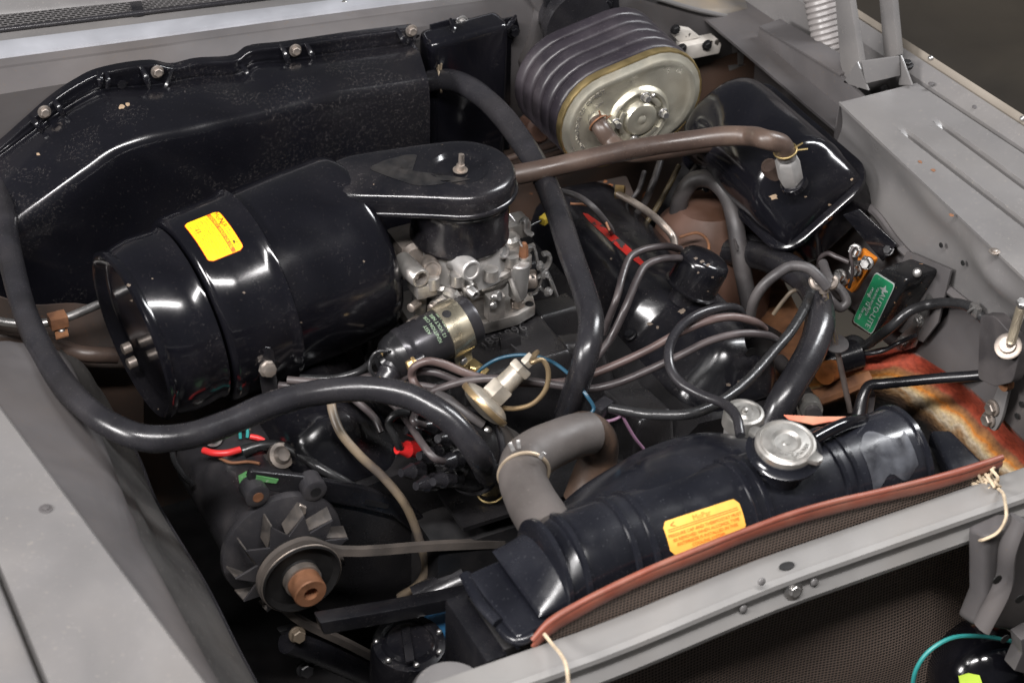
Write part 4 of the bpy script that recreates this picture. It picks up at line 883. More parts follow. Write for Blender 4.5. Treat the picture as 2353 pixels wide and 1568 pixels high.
# ================================================================== radiator
rc_, rz_, rR = -.376, .803, .056
ra_ = thing('radiator', 'black painted radiator with ribbed barrel-shaped top tank and yellow notice', 'radiator', (.07, -.385, .36))
TANK = mat('tank_black_paint', (.008, .0085, .012), .23, var=.35, vs=9, rv=.12, dust=((.16, .165, .18), .06, 7), spots=[((.30, .21, .13), 42, .785)], bump=.05, bs=50)
def rbar0(px, py, R=rR):
    d = A(px, py, d=1.)-CC; oy, oz = (CC[1]-rc_)/1.02, CC[2]-rz_; dy, dz = d[1]/1.02, d[2]
    a, b, c = dy*dy+dz*dz, 2*(dy*oy+dz*oz), oy*oy+oz*oz-R*R; t = (-b-math.sqrt(max(0, b*b-4*a*c)))/(2*a)
    p = CC+d*t; return p[0], math.atan2(p[2]-rz_, -(p[1]-rc_)/1.02)
def barrel(x, s=1., dz=0, n=26, sz=None):
    P = []; sz = s if sz is None else sz
    for k in range(n+1):
        t = math.pi*1.18*(k/n)-math.pi*.09; P.append(V(x, rc_-math.cos(t)*rR*1.02*s, rz_+math.sin(t)*rR*sz+dz))
    return P
xL, xR = A(1330, 1250, z=.85)[0], A(2140, 1030, z=.85)[0]
prof_x = [(xL+.004, 1.)]+[(x, 1.) for x in np.linspace(xL+.01, xR-.01, 10)]+[(xR-.002, .99), (xR+.004, .95), (xR+.008, .85), (xR+.010, .6)]
tk = obj('top_tank', loft([barrel(xL-.062, .94, 0, 26, .02), barrel(xL-.058, .97, 0, 26, .10), barrel(xL-.012, .99, 0, 26, .90), barrel(xL-.004, 1., 0, 26, .98)]+[barrel(x, s) for x, s in prof_x], True, True), TANK, ra_, angle=50)
for a, b in ((1300, 1345), (1462, 1505), (1742, 1772), (1950, 1978)):
    for px in (a, b):
        x = A(px, 1160+(1700-px)*.32, z=.855)[0]
        obj('band', loft([barrel(x-.004, 1.005), barrel(x-.0025, 1.05), barrel(x+.0025, 1.05), barrel(x+.004, 1.005)], True, True), TANK, tk)
x = A(2128, 1010, z=.855)[0]; obj('band', loft([barrel(x-.003, 1.0), barrel(x-.002, 1.05), barrel(x+.003, 1.05), barrel(x+.004, 1.0)], True, True), TANK, tk)
# flat shoulders of the header at either end
lp = [A(1069, 1316, z=.795), A(1217, 1251, z=.795), A(1345, 1384, z=.795), A(1190, 1464, z=.795)]
obj('header_end', prism(lp, V(0, 0, -.022), .006, 3), TANK, ra_)
obj('header_lip', tube([A(1069, 1320, z=.790), A(1105, 1385, z=.790), A(1145, 1430, z=.790)], .007, 10, 5, flat=(1, .8)), TANK, ra_)
obj('header_lip', tube([A(1150, 1440, z=.785), A(1170, 1462, z=.785), A(1195, 1470, z=.787), A(1225, 1458, z=.789)], .006, 10, 5), TANK, ra_)
rp = [A(2135, 985, z=.80), A(2185, 985, z=.80), A(2262, 1062, z=.795), A(2195, 1110, z=.795)]
obj('header_end', prism(rp, V(0, 0, -.022), .006, 3), TANK, ra_)
obj('core', box((.075, -.385, .56), (.60, .085, .42), b=.004), DARK, ra_)
obj('side_channel', box((-.235, -.385, .55), (.025, .10, .44), b=.004), BLKP, ra_)
# fan shroud arching up behind the tank
si = [A(a, b, z=.846) for a, b in ((1290, 1190), (1400, 1168), (1448, 1128), (1489, 1084), (1572, 1066), (1681, 1082), (1790, 1104))]
def rb3(px, py):
    x_, a_ = rbar0(px, py); return V(x_, rc_-math.cos(a_)*rR*1.02, rz_+math.sin(a_)*rR)
sf = [rb3(a, b) for a, b in ((1300, 1225), (1415, 1205), (1470, 1180), (1510, 1150), (1590, 1130), (1690, 1120), (1770, 1125))]
so = [A(a, b, z=.80) for a, b in ((1280, 1175), (1330, 1127), (1405, 1080), (1489, 1036), (1614, 1002), (1712, 1012), (1800, 1050))]
obj('fan_shroud', sheet(grid([[p+V(0, -.002, -.006) for p in sf], mid(sf, si, .5, V(0, 0, .001)), si, mid(si, so, .5, V(0, 0, .008)), so, [p+V(0, .005, -.10) for p in so]], 7, 5), .002), TANK, ra_, angle=80)
# filler neck and cap
cp = A(1805, 1018, z=.897); cax = nrm((-.05, -.16, 1))
obj('filler_neck', lathe([(-.055, .026), (-.022, .026), (-.016, .040), (-.012, .041), (-.009, .036), (-.004, .034)], cp, cax, 36), TANK, ra_)
capm = mat('dull_plated_cap', (.36, .35, .33), .42, .8, var=.35, vs=26, dust=((.16, .13, .11), .6, 24), bump=.12, bs=200)
rp_ = obj('pressure_filler_cap', lathe([(-.008, .0325), (-.001, .0330), (.002, .0318), (.0035, .029), (.002, .0275), (.0035, .0255), (.0045, .016), (.003, .0145), (.0015, .0125), (.001, .004), (.002, .003), (.002, 0)], cp, cax, 48), capm, None, angle=30)
tag(rp_, 'dull plated round radiator cap with two grip tabs', 'radiator cap')
for ang in (math.radians(118), math.radians(298)):
    e = V(math.cos(ang), math.sin(ang), 0); s_ = V(-math.sin(ang), math.cos(ang), 0)
    obj('grip_tab', prism([cp+e*.030+s_*.010, cp+e*.030-s_*.010, cp+e*.042-s_*.006, cp+e*.044, cp+e*.042+s_*.006], -cax*.007, .002), capm, rp_)
def oncap(rad, a0):
    _, u, v_ = basis(cax, Y)
    return lambda x, yy_, h: cp+(V(1, 0, 0)*math.cos(a0-x/rad)+V(0, 1, 0)*math.sin(a0-x/rad))*(rad+yy_)+cax*(.0040+h)
obj('stamped_lettering', textgeo('PRESSURE CAP', .0065, oncap(.0215, math.radians(75)), .0003), capm, rp_); obj('stamped_lettering', textgeo('REMOVE SLOWLY', .0058, oncap(.0215, math.radians(-100)), .0003), capm, rp_)
obj('overflow_tube', tube([A(1868, 1010, z=.875), A(1900, 992, z=.873), A(1945, 972, z=.868), A(1985, 968, z=.85), A(2000, 985, z=.82)], .0075, 12, 6), BLK, ra_)
# yellow notice glued on the barrel
def rbar(px, py, R=rR+.0005):
    d = A(px, py, d=1.)-CC; oy, oz = CC[1]-rc_, CC[2]-rz_; dy, dz = d[1]/1.02, d[2]; oy /= 1.02
    a, b, c = dy*dy+dz*dz, 2*(dy*oy+dz*oz), oy*oy+oz*oz-R*R; t = (-b-math.sqrt(max(0, b*b-4*a*c)))/(2*a)
    p = CC+d*t; return p[0], math.atan2(p[2]-rz_, -(p[1]-rc_)/1.02)
q_ = [rbar(*p) for p in ((1520, 1200), (1689, 1143), (1717, 1213), (1540, 1281))]
nx0, nx1 = (q_[0][0]+q_[3][0])/2, (q_[1][0]+q_[2][0])/2; na0, na1 = (q_[0][1]+q_[1][1])/2, (q_[2][1]+q_[3][1])/2
NW, NH = nx1-nx0, (na0-na1)*rR
def note(x, yv, h): 
    a = (na0+na1)/2+yv/rR; return V((nx0+nx1)/2+x, rc_-math.cos(a)*(rR*1.02+h), rz_+math.sin(a)*(rR+h))
def npatch(x0, x1, y0, y1, h, rad=0, n=20):
    cols_ = []
    for i in range(n+1):
        x = x0+(x1-x0)*i/n; e_ = min(x-x0, x1-x); ins = rad-math.sqrt(max(0, rad*rad-(rad-e_)**2)) if e_ < rad else 0
        cols_.append([note(x, y0+ins+(y1-y0-2*ins)*k/6, h) for k in range(7)])
    return sheet(np.array(cols_))
nl = obj('notice', npatch(-NW/2, NW/2, -NH/2, NH/2, .0008, .006), YEL2, tk, label='amber paper notice on the top tank')
for yv in (.22, .16): obj('printed_line', npatch(-NW*.46, NW*.46, NH*yv, NH*yv+.0008, .0011), ORG, nl)
TN = lambda s, size, x, yv, m: obj('lettering', textgeo(s, size, lambda a, b, h: note(x+a, yv+b, .0012+h), .0001), m, nl)
TN('MoPar', .0082, 0, NH*.34, OLI); TN('<', .012, -NW*.38, NH*.33, ORG)
for k, s in enumerate(('PRESSURE CAP AND THERMOSTAT MUST', 'BE REMOVED WHEN ALCOHOL TYPE', 'ANTIFREEZE IS INSTALLED IN THIS', 'COOLING SYSTEM')): TN(s, .0048, 0, NH*(.05-.14*k), ORG)
# bluish reflection painted as a patch of colour on the driver's end of the tank
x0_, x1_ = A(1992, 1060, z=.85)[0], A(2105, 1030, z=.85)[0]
obj('reflection_patch', sheet(np.array([[V(x, rc_-math.cos(a)*(rR*1.02+.0006), rz_+math.sin(a)*(rR+.0006)) for a in np.linspace(.45+.12*math.sin(x*160), 1.35+.18*math.sin(x*110), 10)] for x in np.linspace(x0_, x1_, 14)])), mat('painted_pale_reflection', (.055, .058, .066), .32, var=.8, vs=30, col2=(.012, .012, .015)), tk)
# ================================================================== bug screen with vinyl piping, tied with twine
sc_ = thing('bug_screen', 'brown mesh bug screen with reddish vinyl edge hung before the radiator', 'bug screen', (.1, -.437, .4))
def meshmat():
    m = mat('woven_mesh', (.060, .046, .038), .7, var=.3, vs=8)
    nt = m.node_tree; N, L = nt.nodes, nt.links; b = N['Principled BSDF']; tc = N.new('ShaderNodeTexCoord'); hs = []
    for dr in ('X', 'Z'):
        wv = N.new('ShaderNodeTexWave'); wv.bands_direction = dr; wv.inputs['Scale'].default_value = 75; L.new(tc.outputs['Object'], wv.inputs['Vector']); hs.append(wv.outputs['Fac'])
    mx = N.new('ShaderNodeMath'); mx.operation = 'MAXIMUM'; L.new(hs[0], mx.inputs[0]); L.new(hs[1], mx.inputs[1])
    bn = N.new('ShaderNodeBump'); bn.inputs['Strength'].default_value = .8; bn.inputs['Distance'].default_value = .002; L.new(mx.outputs[0], bn.inputs['Height']); L.new(bn.outputs[0], b.inputs['Normal'])
    r = N.new('ShaderNodeValToRGB'); r.color_ramp.elements[0].position = .45; r.color_ramp.elements[0].color = (.012, .009, .008, 1); r.color_ramp.elements[1].position = .8; r.color_ramp.elements[1].color = (.17, .125, .10, 1)
    L.new(mx.outputs[0], r.inputs[0]); L.new(r.outputs[0], b.inputs['Base Color'])
    return m
MESH = meshmat()
pz = [(1222, 1474), (1262, 1432), (1334, 1388), (1410, 1350), (1500, 1308), (1610, 1263), (1720, 1220), (1820, 1184), (1920, 1156), (2010, 1136), (2120, 1109), (2210, 1085), (2300, 1055)]
pl_ = [A(a, b, y=-.4435) for a, b in pz]
obj('screen', sheet(grid([pl_, [V(p[0], -.4435, p[2]-.04-.0*k) for k, p in enumerate(pl_)], [V(p[0], -.441+.003*math.sin(k*1.3), .70) for k, p in enumerate(pl_)], [V(p[0]-.002, -.45+.010*math.sin(k*1.1), .58) for k, p in enumerate(pl_)], [V(p[0]-.012, -.46+.012*math.sin(k*.9), .45) for k, p in enumerate(pl_)], [V(p[0]-.02, -.46, .33) for p in pl_]], 5, 6), .0012), MESH, sc_, angle=80)
obj('piping', [tube([p+V(0, -.001, .004) for p in pl_], [.003, .0042, .0036, .0040, .0036]+[.0036]*6+[.0042, .0036], 10, 6), tube([p+V(.0015*math.sin(k*1.9), -.003, -.004+.0012*math.sin(k*2.3)) for k, p in enumerate(pl_)], [.004, .0085, .0078, .008, .0074]+[.0070]*6+[.0065, .005], 12, 6, flat=(.34, 1.0))], PIPE, sc_)
obj('side_hem', tube([V(.400, -.450, .74), V(.398, -.455, .66), V(.39, -.465, .55), V(.378, -.47, .42)], .004, 8, 6), PIPE, sc_)
k0 = A(2262, 1104, z=.80)
kn = []
for i in range(9):
    e = nrm(np.random.randn(3)); kn.append(tube([k0+np.random.randn(3)*.006, k0+e*.012, k0+np.random.randn(3)*.010, k0+nrm(np.random.randn(3))*.020], .0018, 6, 5))
tw1 = obj('twine_tie', kn+[tube([k0, A(2290, 1120, z=.80), A(2308, 1150, y=-.515), A(2310, 1190, y=-.535), A(2292, 1222, y=-.535), A(2262, 1238, y=-.53), A(2250, 1240, y=-.52)], .0019, 6, 6)], TWINE, None); tag(tw1, 'knotted twine loop at the reddish end of the bug screen', 'twine', 'twine ties')
tw2 = obj('twine_tie', tube([A(1250, 1455, z=.80), A(1268, 1478, z=.80), A(1290, 1505, y=-.50), A(1302, 1535, y=-.53), A(1306, 1575, y=-.54), A(1306, 1620, y=-.54)], .0020, 6, 6), TWINE, None); tag(tw2, 'single pale twine hanging over the crossbar by the header end', 'twine', 'twine ties')
# ================================================================== hoses
def hose(name, pts, r, m, label, cat='hose', n=16, group=None, seg=8):
    if np.ndim(r) == 0: r = [r*(1+.03*math.sin(k*1.7+len(pts))*math.sin(k*.63)) for k in range(len(pts)*2)]
    o = obj(name, tube(pts, r, n, seg), m, None, angle=60); tag(o, label, cat, group); return o
hA = [A(988, 187, y=.455), A(1010, 185, y=.445), A(1045, 187, y=.425), A(1095, 212, z=.905), A(1150, 262, z=.903), A(1198, 325, z=.90), A(1240, 392, z=.892), A(1278, 480, z=.888), A(1310, 580, z=.885), A(1345, 680, z=.882), A(1358, 745, z=.88), A(1345, 820, z=.86), A(1320, 900, z=.81), A(1300, 960, z=.76), A(1285, 1030, z=.70)]
h1 = hose('heater_hose', hA, .0150, RUB, 'black heater hose sweeping from the blower box past the carburetor', group='heater hoses')
hB = [A(-60, 260, z=.90), A(-20, 360, z=.885), A(5, 480, z=.875), A(28, 610, z=.87), A(62, 730, z=.87), A(112, 832, z=.875), A(172, 912, z=.88), A(250, 974, z=.882), A(335, 1006, z=.88), A(430, 1001, z=.875), A(520, 973, z=.87), A(615, 932, z=.868), A(720, 903, z=.865), A(840, 893, z=.862), A(945, 912, z=.855), A(1030, 962, z=.84), A(1092, 1035, z=.805), A(1124, 1115, y=-.095), A(1137, 1190, y=-.080), A(1143, 1270, y=-.070)]
h2 = hose('heater_hose', hB, .0146, RUB, 'black heater hose looping round the canister along the near fender', group='heater hoses')
cj = obj('wire_clamp', [ringt(A(1009, 185, y=.446), nrm((.95, -.3, .1)), .0162, .0016), tube([A(1011, 172, y=.445), A(1014, 146, y=.445)], .0014, 6, 3), tube([A(1006, 172, y=.445), A(1008, 150, y=.445)], .0014, 6, 3)], mat('tan_clamp_wire', (.30, .24, .17), .5, .5), None); tag(cj, 'tan wire hose clamp at the blower box', 'clamp')
c3 = obj('wire_clamp', [ringt(A(1127, 1128, y=-.094), nrm(A(1137, 1190, y=-.080)-A(1124, 1115, y=-.095)), .0158, .0016), box(A(1146, 1124, y=-.10), (.008, .006, .008), b=.001)], GOLD, None); tag(c3, 'gold wire clamp on the hose end beside the radiator hose', 'clamp')
hv1 = [A(1372, 278, y=.276), A(1382, 296, y=.262), A(1400, 322, z=.872), A(1440, 350, z=.866), A(1520, 346, z=.863), A(1620, 330, z=.862), A(1690, 328, z=.864), A(1735, 342, z=.866), A(1762, 366, z=.872), fq+vn*.004]
v1 = hose('vacuum_hose', hv1, [.0118]*3+[.0125]*7, RUBB, 'brown rubber hose from the booster plate to the vacuum tank', group='vacuum hoses')
hv2 = [A(1130, 412, z=.90), A(1200, 399, z=.905), A(1300, 377, z=.912), A(1400, 354, z=.917), A(1500, 335, z=.92), A(1600, 321, z=.921), A(1670, 314, z=.921), A(1725, 317, z=.922), A(1765, 335, z=.920), A(1788, 358, z=.910)]
v2 = hose('vacuum_hose', hv2[:-5]+[A(1590, 322, z=.925), A(1660, 313, z=.933), A(1722, 313, z=.94), fp+fv*.070+V(-.022, .006, .000), fp+fv*.060+V(-.004, 0, 0), fp+fv*.044], .0128, RUBB, 'long brown rubber hose crossing to the hex fitting on the tank', group='vacuum hoses')
c4 = obj('wire_clamp', [ringt(fp+fv*.048, fv, .0142, .0014), tube([fp+fv*.050+CR*.008, fp+fv*.050+CR*.022+CU*.008], .0013, 6, 3), tube([fp+fv*.048+CR*.008, fp+fv*.048+CR*.028+CU*.002], .0013, 6, 3)], GOLD, None); tag(c4, 'wire clamp above the hex fitting of the tank', 'clamp')
c5 = obj('wire_clamp', [ringt(A(1375, 283, y=.270), nrm((.2, -.9, -.4)), .0138, .0013), tube([A(1380, 268, y=.268), A(1376, 255, y=.268)], .0012, 6, 3), tube([A(1388, 274, y=.268), A(1404, 266, y=.268)], .0012, 6, 3)], COPPER, None); tag(c5, 'coppery wire clamp on the booster nozzle', 'clamp')
hose('coolant_hose', [A(1560, 575, z=.71), A(1640, 575, z=.72), A(1705, 580, z=.735), A(1770, 597, z=.755), A(1832, 628, z=.775), A(1872, 675, z=.785), A(1884, 735, z=.785), A(1866, 800, z=.775), A(1830, 865, z=.76), A(1795, 925, z=.74), A(1765, 985, z=.71)], .0185, RUB, 'thick black hose curving down from under the vacuum tank to the radiator')
hose('vent_hose', [A(1556, 560, z=.70), A(1556, 500, z=.745), A(1568, 445, z=.785), A(1595, 414, z=.805), A(1630, 412, z=.81), A(1664, 440, z=.80), A(1686, 500, z=.78), A(1697, 570, z=.75), A(1709, 640, z=.715), A(1722, 705, z=.68)], .0118, RUBG, 'dusty grey hose bent in an arch beside the vacuum tank')
hose('overflow_hose', [A(1790, 830, z=.64), A(1830, 880, z=.655), A(1856, 920, z=.67), A(1870, 955, z=.68)], .0105, RUBG, 'short grey hose with plated ferrule behind the radiator cap')
fe = obj('ferrule', lathe([(0, .0135), (.004, .0145), (.022, .0145), (.026, .013)], A(1857, 925, z=.672), nrm(A(1872, 965, z=.685)-A(1850, 915, z=.668)), 24), capm, None); tag(fe, 'plated ferrule on the grey hose behind the radiator cap', 'ferrule')
# upper radiator hose and thermostat housing
te = obj('thermostat_housing', tube([A(1345, 1150, z=.68), A(1362, 1090, z=.71), A(1376, 1045, z=.735), A(1372, 1008, z=.765), A(1345, 988, z=.785), A(1312, 996, z=.792)], [.027, .024, .0225, .0225, .0225, .0215], 20, 7), mat('rusty_black_casting', (.030, .022, .018), .45, var=.5, vs=16, dust=((.16, .09, .055), .75, 14), bump=.15, bs=120), None, angle=60); tag(te, 'rust-tinged black thermostat elbow on the engine front', 'thermostat housing')
obj('flange', prism([A(a, b, z=.69) for a, b in ((1330, 1120), (1380, 1090), (1430, 1075), (1448, 1100), (1420, 1140), (1350, 1170))], V(0, 0, .008), .002), BLKM, te)
obj('flange_bolt', hexh(A(1432, 1090, z=.698), Z, .009, .009, 1.3), BLKP, te)
uh = hose('radiator_hose', [A(1352, 994, z=.783), A(1322, 1000, z=.790), A(1280, 1016, z=.797), A(1238, 1036, z=.802), A(1208, 1060, z=.804), A(1200, 1095, z=.806), A(1216, 1142, z=.812), A(1242, 1186, z=.820), A(1272, 1228, z=.826)], [.0252, .0255, .0262, .0275, .0282, .0265, .0275, .0285, .027], mat('chalky_black_hose', (.075, .066, .062), .50, var=.25, vs=12, dust=((.15, .13, .12), .22, 8), bump=.05, bs=150), 'chalky black upper radiator hose bent between thermostat and tank', n=24)
ck = nrm(A(1216, 1140, z=.815)-A(1196, 1066, z=.812)); co_ = A(1203, 1086, z=.806)
hcx = obj('hose_clamp', ringt(co_, ck, .0280, .0022, 40, 8), mat('tan_plated_clamp', (.42, .34, .25), .45, .6), None); tag(hcx, 'tan spring clamp with raised tangs on the radiator hose', 'clamp')
for a, b in (((1180, 1036), (1170, 1016)), ((1192, 1030), (1190, 1010)), ((1240, 1052), (1250, 1038))): obj('tang', bar(A(*a, z=.838), A(*b, z=.846), .005, .002, CF), STEEL, hcx)
obj('tang', bar(A(1296, 1160, z=.79), A(1306, 1150, z=.795), .004, .003, CF), STEEL, hcx)
# ================================================================== alternator
al = thing('alternator', 'black alternator with star-shaped cooling fan and rusty pulley nut', 'alternator', (-.335, 0, .60))
pc = A(700, 1340, y=-.145); ax_, az_ = pc[0], pc[2]
AO = V(ax_, 0, az_)
alm = mat('black_alternator_paint', (.028, .027, .030), .34, var=.25, vs=16, dust=(DUSTC, .16, 16), bump=.12, bs=220)
bdy = obj('body', lathe([(.125, 0), (.125, .045), (.120, .058), (.108, .063), (-.060, .063), (-.066, .0655), (-.074, .0655)], AO, Y, 48), alm, al, angle=40)
obj('front_housing', lathe([(-.066, .060), (-.066, .0715), (-.073, .0740), (-.078, .0730), (-.084, .060), (-.088, 0)], AO, Y, 48), alm, al, angle=40)
for px, py in ((592, 1140), (724, 1128)):
    p = A(px, py, y=-.080); ea = obj('mounting_ear', [lathe([(-.022, .0145), (.0, .0145), (.001, .013), (.001, .006), (-.012, .006)], p, -Y, 24)], alm, al)
    obj('ear_hole', lathe([(0, .0065), (.0005, .0065), (.0006, 0)], p+V(0, -.0012, 0), -Y, 14), COPPER if px < 600 else DARK, ea)
fp2 = AO+V(0, -.108, 0); K = 11
star = []
for k in range(K):
    t = 2*math.pi*k/K+.2
    star += [fp2+V(math.cos(t)*.070, 0, math.sin(t)*.070), fp2+V(math.cos(t+.30)*.045, 0, math.sin(t+.30)*.045)]
fan = obj('cooling_fan', prism(star, V(0, -.003, 0), .0005), alm, al)
tabm = mat('scuffed_fan_blade', (.060, .054, .050), .5, var=.4, vs=40, dust=((.2, .16, .13), .4, 40))
for k in range(K):
    t = 2*math.pi*k/K+.2; a_, b_ = V(math.cos(t), 0, math.sin(t)), V(math.cos(t+.36), 0, math.sin(t+.36))
    q0, q1 = fp2+a_*.070, fp2+b_*.046
    obj('blade', prism([q0, q1, q1+V(0, .016, 0)+a_*.004, q0+V(0, .020, 0)+a_*.003], nrm(np.cross(q1-q0, Y))*.002, .0004), tabm, fan)
pu = obj('pulley', lathe([(-.112, .020), (-.114, .044), (-.1165, .0470), (-.119, .0470), (-.126, .040), (-.1335, .0475), (-.137, .0475), (-.1385, .0455), (-.132, .040), (-.131, .024), (-.134, .021)], AO, Y, 56), mat('sooty_pulley', (.010, .0095, .0095), .6, var=.4, vs=30, spec=.2), al, angle=25)
obj('pulley_rim', ringt(AO+V(0, -.1355, 0), Y, .0474, .0013, 56, 8), HUBM, pu)
obj('spacer', lathe([(-.130, .022), (-.142, .022), (-.1425, .020)], AO, Y, 32), HUBM, pu)
obj('nut', lathe([(-.142, .0195), (-.162, .0195), (-.1635, .0180), (-.1635, .0085), (-.152, .008), (-.152, 0)], AO, Y, 32), COPPER, pu, label='rusty orange pulley nut')
# terminals, label and wiring on its back
def onalt(px, py): return A(px, py, z=az_+.055)
for px, py, m_, r in ((486, 1008, STEEL, .009), (632, 1052, HUBM, .0125)):
    p = onalt(px, py); obj('terminal', [lathe([(-.012, r*.9), (.012, r*.9), (.0125, r*1.25), (.02, r*1.25), (.021, r*.9), (.026, r*.6), (.026, 0)], p, nrm((.15 if px > 600 else -.1, -.6, .6)), 20)], m_, al)
obj('terminal_clip', [box(onalt(606, 1060), (.022, .014, .012), b=.002), box(onalt(560, 992), (.014, .018, .012), b=.002)][0], STEEL, al)
obj('terminal_clip', box(onalt(560, 990), (.014, .016, .014), b=.002), HUBM, al)
lpq = [(548, 1092), (566, 1082), (630, 1100), (602, 1178), (590, 1178), (552, 1124)]
def alhit(px, py, R=.0636):
    d = A(px, py, d=1.)-CC; ox, oz = CC[0]-ax_, CC[2]-az_; a, b, c = d[0]**2+d[2]**2, 2*(d[0]*ox+d[2]*oz), ox*ox+oz*oz-R*R
    return CC+d*((-b-math.sqrt(max(0, b*b-4*a*c)))/(2*a))
n_ = len(lpq); g = []
cen = (580, 1125)
rings_ = [[alhit(cen[0]+(a-cen[0])*s, cen[1]+(b-cen[1])*s) for a, b in lpq] for s in (1, .66, .33, .02)]
decal('label', bdy, lpq, GRN2, label='worn pale green label')
arm_top = [(577, 1082), (700, 1095), (860, 1126), (950, 1166), (1075, 1275)]; arm_bot = [(1046, 1306), (955, 1228), (900, 1186), (830, 1168), (735, 1150), (583, 1120), (570, 1100)]
aa = thing('adjusting_arm', 'curved black slotted arm bracing the alternator to the engine', 'bracket', A(800, 1130, y=-.055))
obj('arm', prism([A(a, b, y=-.066) for a, b in arm_top+arm_bot], V(0, .009, 0), .0025, 3), BLKP, aa)
obj('slot', prism([A(a, b, y=-.0675) for a, b in ((842, 1148), (880, 1156), (895, 1160), (890, 1168), (840, 1160))], V(0, .003, 0), 0), DARK, aa)
obj('slot', prism([A(a, b, y=-.0675) for a, b in ((590, 1092), (640, 1101), (634, 1110), (588, 1104))], V(0, .003, 0), 0), GRN2, aa)
obj('pivot_bolt', hexh(A(683, 1165, y=-.078), (0, -1, .2), .0085, .010, 1.2), HUBM, aa)
# drive belt round the pulley
by = -.126; bp = [A(1330, 1236, y=by), A(1235, 1242, y=by), A(1000, 1252, y=by), A(780, 1264, y=by)]
beltm = mat('worn_belt_rubber', (.065, .056, .050), .6, var=.25, vs=20, dust=((.15, .12, .1), .4, 20))
cen_ = AO+V(0, by, 0)
pts_ = bp+[cen_+V(math.cos(t)*.0455, 0, math.sin(t)*.0455) for t in np.radians([75, 95, 120, 150, 180, 210, 235])]+[A(690, 1424, y=by), A(800, 1478, y=by), A(960, 1562, y=by), A(1060, 1615, y=by)]
pth = cr(pts_, 4); Nb = []
for (p_, u_, w__, t_) in frames(pth):
    nn_ = nrm(np.cross(t_, Y)); Nb.append([p_+Y*.0055+nn_*.004, p_-Y*.0055+nn_*.004, p_-Y*.0035-nn_*.005, p_+Y*.0035-nn_*.005])
be = obj('drive_belt', loft(Nb), beltm, None, angle=30); tag(be, 'worn grey-brown drive belt round the alternator pulley', 'belt')
lb = thing('lower_bracket', 'black pivot bracket under the alternator with a bright ridge', 'bracket', A(760, 1500, y=-.10))
obj('arm', tube([A(660, 1470, y=-.12), A(720, 1490, y=-.12), A(820, 1535, y=-.12), A(940, 1590, y=-.12)], [.016, .017, .016, .015], 12, 6), BLKP, lb)
obj('plate', prism([A(a, b, y=-.11) for a, b in ((640, 1450), (690, 1440), (740, 1465), (960, 1585), (900, 1600), (680, 1500))], V(0, .01, 0), .003), DARK, lb)
obj('pivot_bolt', hexh(A(682, 1456, y=-.13), (0, -1, .3), .0085, .010, 1.2), mat('greasy_tan_bolt', (.14, .11, .08), .5, .4), lb)
obj('lower_nut', hexh(A(700, 1535, y=-.12), (0, -1, .3), .009, .010, 1.2), DARK, lb)
# ================================================================== lower front units seen through the gaps
fl2 = thing('power_steering_pump', 'round black pump lid ringed with small screws low by the radiator', 'pump', A(945, 1470, z=.50))
obj('lid', lathe([(-.06, .044), (-.006, .044), (.0, .042), (.002, .034), (.0, .030), (.004, .026), (.005, 0)], A(940, 1475, z=.575), (0, -.12, 1), 40), BLKW, fl2)
for k in range(7):
    t = k*.9; obj('screw', dome(A(940, 1475, z=.575)+V(math.cos(t)*.038, math.sin(t)*.038, .002), Z, .0035, .003, 10), STEEL, fl2)
obj('bracket', prism([A(a, b, z=.582) for a, b in ((920, 1440), (940, 1436), (952, 1520), (932, 1525))], V(0, 0, .004), .001), BLKP, fl2)
bt = obj('blue_can', lathe([(0, .035), (.10, .035), (.105, .032), (.105, 0)], A(1040, 1560, z=.46), Z, 28), BLUEP, None); tag(bt, 'blue painted can in the gap beside the radiator', 'can')
xb = obj('cross_bar', prism([A(a, b, y=-.20) for a, b in ((735, 1430), (900, 1402), (1090, 1364), (1090, 1392), (900, 1430), (745, 1458))], V(0, .02, 0), .002), BLKP, None); tag(xb, 'flat black cross bar low between alternator and radiator', 'bar')
lh = obj('lower_hose', tube([A(960, 1385, z=.55), A(1010, 1360, z=.56), A(1070, 1332, z=.57)], .022, 16, 5), RUB, None); tag(lh, 'black hose end above the cross bar', 'hose')
# ================================================================== power steering reservoir cap behind the radiator
ps = A(1710, 945, z=.815)
pr_ = thing('fluid_reservoir', 'dull plated fluid reservoir with stamped lid behind the radiator', 'reservoir', ps+V(0, 0, -.10))
obj('body', lathe([(-.12, .021), (-.022, .021), (-.018, .0235)], ps, Z, 32), ALU, pr_)
obj('lid', lathe([(-.020, .0225), (-.019, .0238), (-.003, .0238), (.0, .0225), (.001, .019), (-.001, .0175), (-.001, .012), (.0015, .009), (.0015, .004), (.005, .0035), (.006, 0)], ps, nrm((.02, -.05, 1)), 36), capm, pr_, angle=30)
# ================================================================== horn by the corner post
hn = A(2255, 1545, y=-.50)
ho = thing('horn', 'glossy black domed horn at the front corner with a yellow-green dab', 'horn', hn+V(0, 0, -.08))
obj('dome', lathe([(-.05, .055), (-.03, .060), (0, .060), (.02, .055), (.036, .044), (.046, .028), (.050, .012), (.051, 0)], hn, nrm((-.35, -.75, .55)), 40), BLK, ho)
p = hn+nrm((-.30, -.86, .40))*.057
obj('paint_dab', prism([A(a, b, d=np.dot(p-CC, CF)-.004) for a, b in ((2202, 1552), (2225, 1545), (2250, 1550), (2256, 1568), (2250, 1600), (2210, 1600))], CF*.003, 0), flat('lime_paint', (.45, .62, .06), .5), ho)
hw_ = obj('horn_wire', tube([A(2095, 1600, y=-.52), A(2103, 1540, y=-.52), A(2130, 1498, y=-.52), A(2180, 1466, y=-.52), A(2250, 1460, y=-.52), A(2325, 1472, y=-.52), A(2380, 1490, y=-.52)], .0026, 8, 6), TEAL, None); tag(hw_, 'teal wire arching over the black horn', 'wire')
